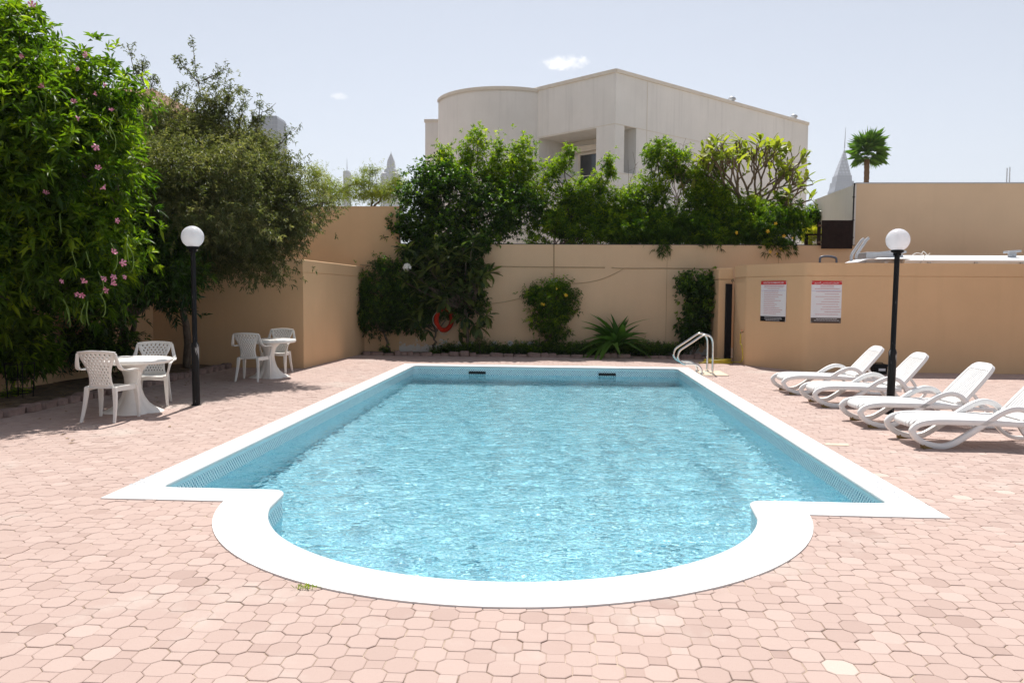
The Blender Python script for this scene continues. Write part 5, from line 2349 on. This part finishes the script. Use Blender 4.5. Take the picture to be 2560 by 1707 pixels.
tree('tall_shrub', 'bright open-branched shrub in front of the loggia window', 'shrub', (-.2, 22.3, 0), AY(1440, 560, 22.3),
     [blob(1410, 405, 22.3, 26, 22, .3), blob(1380, 425, 22.3, 30, 16, .3), blob(1518, 400, 22.3, 20, 14, .25), blob(1440, 485, 22.3, 50, 42, .45), blob(1420, 540, 22.2, 60, 55, .5), blob(1505, 462, 22.3, 32, 26, .35),
      blob(1490, 540, 22.2, 50, 50, .5), blob(1530, 430, 22.3, 18, 14, .2), blob(1420, 375, 22.3, 16, 14, .2)], 8, M['t_bright'], r0=.05, nbranch=34,
     per_m2=11, shoots=8, spread=.10, leaves=8, L=.105, W=.034, up=.35, droop=.2, inner=.3)
tree('tall_shrub', 'green shrub with dense rounded tufts below the narrow house recess', 'shrub', (1.9, 22.3, 0), AY(1640, 560, 22.3),
     [blob(1650, 385, 22.3, 45, 38, .45), blob(1690, 400, 22.3, 32, 45, .4), blob(1625, 470, 22.2, 50, 38, .45), blob(1560, 505, 22.2, 50, 40, .45), blob(1590, 560, 22.0, 65, 48, .45), blob(1680, 430, 22.3, 35, 25, .3),
      blob(1640, 375, 22.3, 18, 18, .2)], 9, M['t_bright'], r0=.05, nbranch=30, per_m2=11, shoots=8, spread=.10, leaves=8, L=.10, W=.034, up=.4, droop=.15, inner=.35)
tree('oleander', 'narrow-leaved shrub trailing over the middle of the back wall', 'shrub', (2.3, 21.9, 0), AY(1670, 590, 21.9),
     [blob(1660, 570, 21.5, 80, 42, .4), blob(1570, 585, 21.6, 60, 28, .35), blob(1740, 570, 21.6, 60, 42, .4), blob(1665, 618, 21.12, 20, 14, .08), blob(1780, 600, 21.3, 40, 22, .25)], 10, M['t_fine'], r0=.03, nbranch=18,
     per_m2=15, shoots=7, spread=.10, leaves=10, L=.13, W=.014, up=-.1, cone=(10, 75), droop=.45, inner=.35)
tree('tall_shrub', 'mixed olive and green shrub growing left of the bare frangipani', 'shrub', (3.2, 22.5, 0), AY(1760, 560, 22.5),
     [blob(1740, 440, 22.4, 30, 35, .4), blob(1770, 500, 22.3, 55, 55, .5), blob(1830, 530, 22.2, 60, 50, .5), blob(1745, 480, 22.4, 40, 40, .4), blob(1800, 470, 22.4, 35, 30, .35), blob(1790, 420, 22.4, 22, 22, .25)],
     11, M['t_bright'], r0=.045, nbranch=28, per_m2=11, shoots=8, spread=.10, leaves=8, L=.095, W=.03, up=.3, droop=.2, inner=.3)
t_ol, _, _ = tree('oleander', 'narrow-leaved shrub with yellow flowers hanging low over the wall near the pier', 'shrub', (5.3, 21.9, 0), AY(1930, 590, 21.8),
     [blob(1920, 560, 21.5, 60, 48, .4), blob(1945, 610, 21.2, 38, 32, .2), blob(1850, 580, 21.5, 50, 36, .35), blob(1975, 545, 21.7, 34, 30, .3), blob(1890, 560, 21.8, 45, 34, .4)], 12, M['t_fine'], r0=.03, nbranch=20,
     per_m2=16, shoots=7, spread=.10, leaves=11, L=.12, W=.012, up=-.1, cone=(10, 75), droop=.5, inner=.35)
tree('tall_shrub', 'light green loose shrub hanging beside the white house corner', 'shrub', (6.0, 22.6, 0), AY(1985, 580, 22.5),
     [blob(1975, 540, 22.3, 32, 40, .3), blob(2000, 560, 22.3, 22, 35, .25), blob(1960, 500, 22.4, 25, 25, .3)], 13, M['t_bright'], r0=.03, nbranch=16,
     per_m2=12, shoots=6, spread=.10, leaves=8, L=.11, W=.022, up=-.2, cone=(15, 80), droop=.5, inner=.25)
tree('garden_bush', 'small rich green bush between the white house and the grey parapet', 'shrub', (7.35, 24.6, 0), AY(2030, 570, 24.5),
     [blob(2034, 545, 24.5, 22, 26, .35), blob(2015, 575, 24.4, 16, 18, .25)], 14, M['t_dark'], r0=.03, nbranch=8, per_m2=20, shoots=7, spread=.10, leaves=8, L=.10, W=.045, up=.3)
tree('garden_bush', 'small yellow-leaved plant below the rich green bush by the grey parapet', 'plant', (6.95, 23.0, 0), AY(2028, 600, 23.0),
     [blob(2028, 585, 23.0, 14, 22, .2)], 15, M['t_yellow'], r0=.02, nbranch=6, per_m2=30, shoots=6, spread=.07, leaves=8, L=.13, W=.016, up=.5, cone=(10, 60), droop=.4)

for i, (pxs, lab, mt) in enumerate(((range(1345, 1560, 42), 'dense low green shrub along the wall top beside the creeper', 't_fine'),
                                    (range(1590, 1730, 42), 'dense low shrub along the wall top under the tufted shrub', 't_fine'),
                                    (range(1740, 1900, 42), 'dense low shrub along the wall top under the bare frangipani', 't_bright'))):
    bl_ = [blob(px_, 578 - 14 * math.sin(px_ * 1.7), 21.9, 36, 36, .4) for px_ in pxs] + [blob(px_ + 20, 530 - 22 * math.sin(px_ * 2.3), 22.2, 32, 34, .4) for px_ in pxs]
    tree('low_shrub', lab, 'shrub', (bl_[1][0][0], 22.0, 0), bl_[1][0] - np.array([0, 0, .6]), bl_, 70 + i, M[mt], r0=.035, nbranch=20, per_m2=9, shoots=8, spread=.10, leaves=8,
         L=.105, W=.034, up=.3, droop=.25, inner=.35)

# dry bare shoots among the shrubs
g = np.random.default_rng(90)
for (bx_, by_, tops, lab) in ((1690, 470, ((1665, 345), (1685, 350), (1715, 345), (1735, 400), (1700, 360), (1650, 370), (1725, 370)), 'bare dry twiggy shoots above the tufted green shrub'),
                              (1580, 560, ((1582, 380), (1575, 440), (1545, 470), (1570, 400)), 'bare dry twiggy shoots in front of the narrow house recess'),
                              (1790, 480, ((1765, 340), (1780, 375), (1800, 400)), 'bare dry twiggy shoots left of the bare frangipani')):
    tw_ = thing('dry_shoots', lab, 'shrub')
    b0 = AY(bx_, by_ + 60, 22.25)
    for (x_, y_) in tops:
        p1_ = AY(x_, y_, 22.25 + g.uniform(-.1, .1))
        b = MB()
        pts = limb(b, b0, p1_, .012, .003, g, .10, 8)
        for _ in range(5):
            q_ = pts[int(g.integers(3, 8))]
            limb(b, q_, q_ + Vector((g.normal() * .15, g.normal() * .1, g.uniform(.05, .3))), .004, .0015, g, .1, 3)
        b.build('shoot', M['twig'], tw_)
    b = MB()
    limb(b, (b0.x, b0.y, 0), b0, .03, .02, g, .03)
    b.build('stem', M['twig'], tw_)

# --- frangipani: big separate leaves on forked branches


def big_leaf(name, L, W, mat, tint, curl=.15):
    mb = MB()
    prof_ = [(0, .12), (.12, .35), (.3, .75), (.5, .97), (.68, 1.0), (.84, .78), (.95, .4), (1.0, .05)]
    for (s, w_) in prof_:
        z = -curl * L * s * s
        for u in (-1, 0, 1):
            mb.v.append((u * W / 2 * w_, s * L, z + abs(u) * W * .13))
    for i in range(len(prof_) - 1):
        for k in range(2):
            mb.face((3 * i + k, 3 * i + k + 1, 3 * i + 4 + k, 3 * i + 3 + k), tint)
    me = mb.mesh(name, True)
    me.materials.append(mat)
    return me


def put_leaf(parent, me, p, d, g, s=1.0, name='leaf'):
    d = Vector(d).normalized()
    zx = Vector((g.normal() * .3, g.normal() * .3, 1))
    x_ = d.cross(zx).normalized()
    z_ = x_.cross(d)
    ob = bpy.data.objects.new(name, me)
    COL.objects.link(ob)
    ob.parent = parent
    ob.matrix_local = Matrix(((x_.x, d.x, z_.x, p[0]), (x_.y, d.y, z_.y, p[1]), (x_.z, d.z, z_.z, p[2]), (0, 0, 0, 1))) @ Matrix.Scale(s, 4)
    return ob


def fork(mb, p, d, L, r_, depth, g, tips, spread=.75):
    q_ = p + d * L
    limb(mb, p, q_, r_, r_ * .85, g, .07, 4, .02)
    if depth == 0:
        tips.append((q_, d))
        return
    k = 2 if g.random() < .65 else 3
    rv = Vector(g.normal(size=3))
    perp = (rv - d * rv.dot(d)).normalized()
    for i in range(k):
        an = 2 * math.pi * i / k + g.normal() * .3
        dirn = (d * math.cos(spread) + (perp * math.cos(an) + d.cross(perp) * math.sin(an)) * math.sin(spread))
        dirn = (dirn + Vector((0, 0, .22))).normalized()
        fork(mb, q_, dirn, L * g.uniform(.62, .9), r_ * .78, depth - 1, g, tips, spread * .95)


g = np.random.default_rng(8)
FL = [big_leaf('leaf', .30 + .03 * i, .105 + .008 * i, M['t_frangi'], .3 + .22 * i, .1 + .08 * i) for i in range(4)]
ft = thing('frangipani_tree', 'sparse frangipani tree with yellowing leaves in front of the white house', 'tree')
base = AY(1868, 535, 22.6)
tips = []
mbt = MB()
limb(mbt, (base.x, base.y, 0), base, .10, .085, g, .04)
mbt.build('trunk', M['bark_lite'], ft, smooth=True)
for (dx, dz) in ((-.85, .6), (.85, .55), (.0, 1), (-.4, .9), (.45, .85), (.97, .2), (-.6, .75), (.65, .75)):
    mb = MB()
    d_ = Vector((dx, g.normal() * .35, dz)).normalized()
    fork(mb, base, d_, .66, .042, 4 if dx < .9 else 3, g, tips, .52)
    mb.build('branch', M['bark_lite'], ft, smooth=True)
for (p, d) in tips:
    for _ in range(int(g.integers(1, 5))):
        dd_ = (d * .5 + Vector(g.normal(size=3)) * .7 + Vector((0, 0, .15)))
        put_leaf(ft, FL[int(g.integers(4))], p, dd_, g, g.uniform(.65, 1.05))
# lower part of the same crown is denser
for k in range(70):
    p = AY(g.uniform(1850, 1975), g.uniform(470, 560), 22.6 + g.uniform(-.3, .4))
    put_leaf(ft, FL[int(g.integers(0, 3))], p, Vector((g.normal(), g.normal() * .7, g.normal() * .5 + .1)), g, g.uniform(.6, .95))

# frangipani in front of the wall, with a white flower head
g = np.random.default_rng(19)
FD = [big_leaf('leaf', .27 + .03 * i, .085 + .008 * i, M['t_frangi_dark'], .12 + .25 * i, .2 + .08 * i) for i in range(4)]
fw = thing('frangipani_bush', 'dark frangipani with one white flower head in front of the back wall', 'shrub')
sb = AY(1170, 868, 20.85)
mbt = MB()
limb(mbt, (sb.x, 20.85, -.05), AY(1165, 780, 20.85), .055, .04, g, .05)
mbt.build('trunk', M['bark'], fw, smooth=True)
rosettes = []
for k in range(150):
    px_, py_ = 1115 + g.normal() * 58, 705 + g.normal() * 66
    if not (1000 < px_ < 1235 and 600 < py_ < 845):
        continue
    if px_ > 1190 and (py_ < 640):
        continue
    if 1075 < px_ < 1145 and 765 < py_:
        continue
    rosettes.append((px_, py_, 20.70 + g.uniform(-.35, .4)))
rosettes += [(1018, 625, 20.4), (1090, 605, 20.4), (1185, 600, 20.4), (1120, 640, 20.4), (1150, 650, 20.35), (1065, 680, 20.35), (1215, 790, 20.5), (1200, 700, 20.4), (1215, 680, 20.5), (1155, 800, 20.5), (1030, 800, 20.5), (1178, 620, 20.4), (1208, 665, 20.6)]
for (px_, py_, y_) in rosettes:
    p = AY(px_, py_, y_)
    outd = Vector(((px_ - 1120) / 130, -.35, (740 - py_) / 150 + .25)).normalized()
    if g.random() < .3:
        b = MB()
        limb(b, AY(1160 + (px_ - 1120) * .2, 770, 20.85), p, .016, .010, g, .08, 5)
        b.build('branch', M['bark'], fw, smooth=True)
    for _ in range(int(g.integers(7, 11))):
        rv = Vector(g.normal(size=3))
        perp = (rv - outd * rv.dot(outd)).normalized()
        th = R(g.uniform(25, 95))
        put_leaf(fw, FD[int(g.integers(4))], p, outd * math.cos(th) + perp * math.sin(th), g, g.uniform(.75, 1.1))
pet = MB()
for k in range(5):
    an = R(72 * k)
    c_, s_ = math.cos(an), math.sin(an)
    pts = [(0, 0, 0), (.012, .02, .012), (.016, .036, .016), (.004, .046, .014), (-.010, .034, .012), (-.008, .016, .008)]
    pet.add([(x * c_ - y * s_, x * s_ + y * c_, z) for x, y, z in pts], [(0, 1, 2, 3, 4, 5)])
pm_ = pet.mesh('blossom')
pm_.materials.append(M['whitepetal'])
fc = AY(1018, 669, 20.2)
for k in range(26):
    u = Vector(g.normal(size=3)).normalized()
    ob = bpy.data.objects.new('blossom', pm_)
    COL.objects.link(ob)
    ob.parent = fw
    ob.location = fc + u * .085
    ob.rotation_euler = u.to_track_quat('Z', 'Y').to_euler()
    ob.scale = [1.15] * 3

# --- bushes in front of the back wall
tree('wall_bush', 'dark leafy bush in the wall corner left of the frangipani', 'shrub', (-4.5, 20.85, 0), AY(960, 830, 20.8),
     [blob(900, 720, 20.75, 32, 42, .35), blob(950, 740, 20.7, 60, 70, .45), blob(1000, 710, 20.75, 50, 60, .4), blob(930, 790, 20.7, 55, 45, .4), blob(1010, 790, 20.7, 55, 42, .4), blob(960, 665, 20.75, 30, 28, .3),
      blob(880, 740, 20.8, 18, 40, .25), blob(1060, 740, 20.95, 50, 60, .2)], 16, M['t_dark'], r0=.045, nbranch=26, per_m2=18, shoots=8, spread=.11, leaves=8, L=.085, W=.024, up=.2, droop=.25, inner=.4)
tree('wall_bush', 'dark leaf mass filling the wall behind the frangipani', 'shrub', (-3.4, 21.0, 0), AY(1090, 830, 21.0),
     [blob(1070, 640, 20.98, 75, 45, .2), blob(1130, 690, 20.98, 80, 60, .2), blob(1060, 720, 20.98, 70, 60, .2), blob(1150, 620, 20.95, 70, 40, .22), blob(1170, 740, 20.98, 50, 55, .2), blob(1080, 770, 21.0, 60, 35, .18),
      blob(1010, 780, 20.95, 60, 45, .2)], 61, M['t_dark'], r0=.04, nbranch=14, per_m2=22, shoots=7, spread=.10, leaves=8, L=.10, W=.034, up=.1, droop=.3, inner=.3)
t_yb, _, _ = tree('trumpet_bush', 'rounded green bush with yellow flowers against the back wall', 'shrub', (-.98, 20.85, 0), AY(1375, 845, 20.85),
     [blob(1375, 745, 20.8, 52, 40, .4), blob(1370, 790, 20.8, 45, 45, .38), blob(1420, 760, 20.85, 28, 38, .3), blob(1335, 735, 20.8, 28, 22, .25), blob(1395, 715, 20.85, 30, 22, .25), blob(1385, 830, 20.85, 35, 25, .3)],
     17, M['t_fine'], r0=.04, nbranch=18, per_m2=20, shoots=8, spread=.10, leaves=8, L=.085, W=.022, up=.25, droop=.25, inner=.4)
g = np.random.default_rng(52)


def yellow_flowers(parent, pts, y_):
    me = fl_yellow
    for (px_, py_) in pts:
        ob = bpy.data.objects.new('blossom', me)
        COL.objects.link(ob)
        ob.parent = parent
        ob.location = AY(px_, py_, y_)
        ob.rotation_euler = (R(90 + g.uniform(-40, 40)), g.uniform(-.5, .5), g.uniform(0, 6))
        ob.scale = [g.uniform(.9, 1.3)] * 3


fl_yellow = fl_me.copy()
fl_yellow.materials.clear()
fl_yellow.materials.append(M['yellowpetal'])
yellow_flowers(t_yb, ((1354, 759), (1357, 761), (1417, 739), (1419, 741), (1395, 722)), 20.36)
yellow_flowers(t_ol, ((1917, 578), (1946, 634), (1960, 590), (1838, 583), (1978, 595), (1940, 560), (1930, 628), (1955, 622)), 20.98)
tree('wall_bush', 'dark glossy bush clipped narrow beside the black gate', 'shrub', (3.35, 20.8, 0), AY(1750, 850, 20.8),
     [blob(1755, 720, 20.75, 50, 34, .4), blob(1755, 770, 20.75, 48, 42, .38), blob(1740, 820, 20.8, 38, 32, .3), blob(1720, 705, 20.75, 22, 18, .22), blob(1785, 700, 20.8, 24, 18, .22), blob(1715, 825, 20.7, 18, 18, .2)],
     18, M['t_dark'], r0=.04, nbranch=16, per_m2=20, shoots=7, spread=.10, leaves=7, L=.095, W=.048, up=.2, droop=.25, inner=.45)
# low hedge strip
hedge = thing('low_hedge', 'low dark clipped ground cover strip along the foot of the back wall', 'hedge')
hb = [blob(px_, 871 + (8 if px_ < 1130 else 0), 20.78, 28, 15 + 3 * math.sin(px_), .28) for px_ in range(1100, 1720, 30)]
foliage('crown', hedge, M['t_dark'], hb, 23, per_m2=38, shoots=8, spread=.06, leaves=7, L=.055, W=.02, up=.5, inner=.3)
b = MB()
for px_ in range(1110, 1690, 40):
    c_ = AY(px_, 880, 20.75)
    b.tube([(c_.x, 20.75, -.03), (c_.x + .02, 20.74, .2)], .008, 5)
b.build('stem', M['bark'], hedge, kind='stuff')
# small seedlings at the bed edge
tree('low_weed', 'small seedling at the bed edge beside the dark corner bush', 'plant', AY(963, 884, 20.6), AY(963, 876, 20.6), [blob(963, 872, 20.6, 14, 10, .15)], 45, M['t_dark'], r0=.006, nbranch=5,
     per_m2=60, shoots=5, spread=.05, leaves=6, L=.06, W=.02)
tree('low_weed', 'reddish twiggy plant at the foot of the frangipani', 'plant', AY(1200, 880, 20.55), AY(1200, 855, 20.55), [blob(1198, 845, 20.55, 14, 20, .15)], 46, M['t_olive'], r0=.008, nbranch=8,
     per_m2=50, shoots=5, spread=.05, leaves=5, L=.045, W=.014)

# --- crinum lily: every strap leaf its own piece
g = np.random.default_rng(14)
cl = thing('crinum_lily', 'strap-leaved lily clump fanning out against the back wall', 'plant', (AY(1540, 880, 20.72).x, 20.72, 0))
strap = []
for k in range(5):
    mb = MB()
    L_, W_ = .74 + .08 * k, .17
    curl = (.25, .5, .75, .95, 1.15)[k]
    n_ = 9
    for i in range(n_):
        s = i / (n_ - 1)
        w_ = W_ * (.55 + .45 * math.sin(math.pi * min(1, s * 1.15 + .1))) * (1 - s ** 5)
        for u in (-1, 0, 1):
            mb.v.append((u * w_ / 2, s * L_ * (1 - .18 * curl * s), -curl * L_ * s ** 2.4 + abs(u) * w_ * .22))
    for i in range(n_ - 1):
        for q_ in range(2):
            mb.face((3 * i + q_, 3 * i + q_ + 1, 3 * i + 4 + q_, 3 * i + 3 + q_), .25 + .15 * k)
    me = mb.mesh('leaf', True)
    me.materials.append(M['t_strap'])
    strap.append(me)
for k in range(78):
    an = R(g.uniform(0, 360))
    el = R(g.uniform(12, 82))
    d = Vector((math.cos(an) * math.cos(el), math.sin(an) * math.cos(el) * .6, math.sin(el)))
    put_leaf(cl, strap[int(np.clip(4.6 - el * 3.0 + g.normal() * .7, 0, 4))], (d.x * .06, d.y * .06, g.uniform(.16, .34)), d, g, g.uniform(.85, 1.2))
for k in range(9):
    an = R(40 * k)
    b = MB()
    limb(b, (.09 * math.cos(an), .07 * math.sin(an), 0), (.07 * math.cos(an + .4), .05 * math.sin(an + .4), .3), .035, .022, g, .05, 4)
    b.build('leaf_base', M['t_dry'], cl, smooth=True)

# --- fan palm far behind the building
g = np.random.default_rng(33)
PYD = 60.0
fp = thing('fan_palm', 'fan palm standing against the sky behind the tan building', 'palm', (AY(2166, 450, PYD).x, PYD, 0))
tp_ = AY(2166, 398, PYD).z
a = MB()
nz = 60
pr_ = []
for i in range(nz + 1):
    z = tp_ * i / nz
    pr_.append((.19 - .02 * i / nz + (.02 if i % 2 else 0), z))
a.lathe(pr_, 12, mod=lambda an, z: 1 + .06 * math.sin(an * 5 + z * 4))
a.build('trunk', M['palmtrunk'], fp, smooth=True, sharp=25)
fan = []
for v_ in range(3):
    mb = MB()
    ns_ = 17
    mb.tube([(0, 0, 0), (0, .55, .02)], .018, 5, tint=.3)
    for i in range(ns_):
        an = R(-75 + 150 * i / (ns_ - 1))
        Ls = 1.0 * (.68 + .32 * math.cos(an * 1.1)) * (1 + .10 * math.sin(i * 2.1 + v_))
        dx, dy = math.sin(an), math.cos(an)
        w_ = .035
        o_ = len(mb.v)
        b0_ = Vector((0, .55, .02))
        m_ = b0_ + Vector((dx, dy, 0)) * Ls * .55
        e_ = b0_ + Vector((dx, dy, -.22 - .12 * v_)) * Ls
        px_, py_ = -dy * w_, dx * w_
        mb.v += [tuple(b0_), tuple(m_ + Vector((px_, py_, .03))), tuple(e_), tuple(m_ - Vector((px_, py_, -.03)))]
        mb.face((o_, o_ + 1, o_ + 2), .3 + .3 * ((i + v_) % 3) / 2)
        mb.face((o_, o_ + 2, o_ + 3), .35 + .3 * ((i + v_) % 3) / 2)
    me = mb.mesh('frond')
    me.materials.append(M['t_palm'])
    fan.append(me)
NF = 40
for k in range(NF):
    an = R(137.5 * k)
    el = R(86 - 112 * (k / (NF - 1)) ** 1.15)
    d = Vector((math.cos(an) * math.cos(el), math.sin(an) * math.cos(el), math.sin(el)))
    put_leaf(fp, fan[k % 3], (d.x * .10, d.y * .10, tp_ + .1 + .25 * max(0, d.z)), d, g, g.uniform(.85, 1.12) * (1.2 if el > .75 else (1.0 if el > .1 else .85)), 'frond')

# --- the dusty air between here and the towers
hzb = MB()
hzb.box2((-2350, -59, -3), (2350, 2350, 420))
hz_t = NT('dusty air')
pv = hz_t.node('ShaderNodeVolumePrincipled')
pv.inputs['Color'].default_value = (.93, .95, 1.0, 1)
pv.inputs['Density'].default_value = .00020
pv.inputs['Anisotropy'].default_value = .1
hz_t.l.new(pv.outputs[0], hz_t.out.inputs['Volume'])
haze = hzb.build('haze', hz_t.m, kind='stuff')

# --- litter and weeds on the paving
g = np.random.default_rng(66)
lit = []
mb = MB()
for k in range(260):
    if k < 200:
        x_, y_ = -8.5 + g.random() * 1.4, 8 + g.random() * 8
        z_ = .075
    else:
        x_, y_ = -6.9 + abs(g.normal()) * 1.4, 6.5 + g.random() * 9
        z_ = .006
    if x_ > -3.7 and y_ > 5.7:
        continue
    an = g.random() * 6.28
    l_ = g.uniform(.02, .045)
    c_, s_ = math.cos(an) * l_, math.sin(an) * l_
    mb.add([(x_ - c_, y_ - s_, z_), (x_ + s_ * .35, y_ - c_ * .35, z_ + .008), (x_ + c_, y_ + s_, z_ + .003), (x_ - s_ * .35, y_ + c_ * .35, z_ + .008)], [(0, 1, 2, 3)])
o_ = mb.build('leaf_litter', M['t_dry'], kind='stuff')
tag(o_, 'dry fallen leaves scattered under the trees at the left bed', 'leaf litter')
gw = G(767, 1471)
base_ = np.array([[gw.x + g.normal() * .03, gw.y + g.normal() * .008, 0] for _ in range(60)])
dd_ = unit(np.stack([g.normal(size=60) * .5, g.normal(size=60) * .5, np.abs(g.normal(size=60)) + .5], 1))
tuft = link('grass_tuft', leaf_mesh('grass_tuft', base_, dd_, g.uniform(.02, .05, 60), np.full(60, .004), g.random(60), g), M['t_bright'])
tag(tuft, 'tiny grass tuft in the joint beside the rounded coping', 'grass')
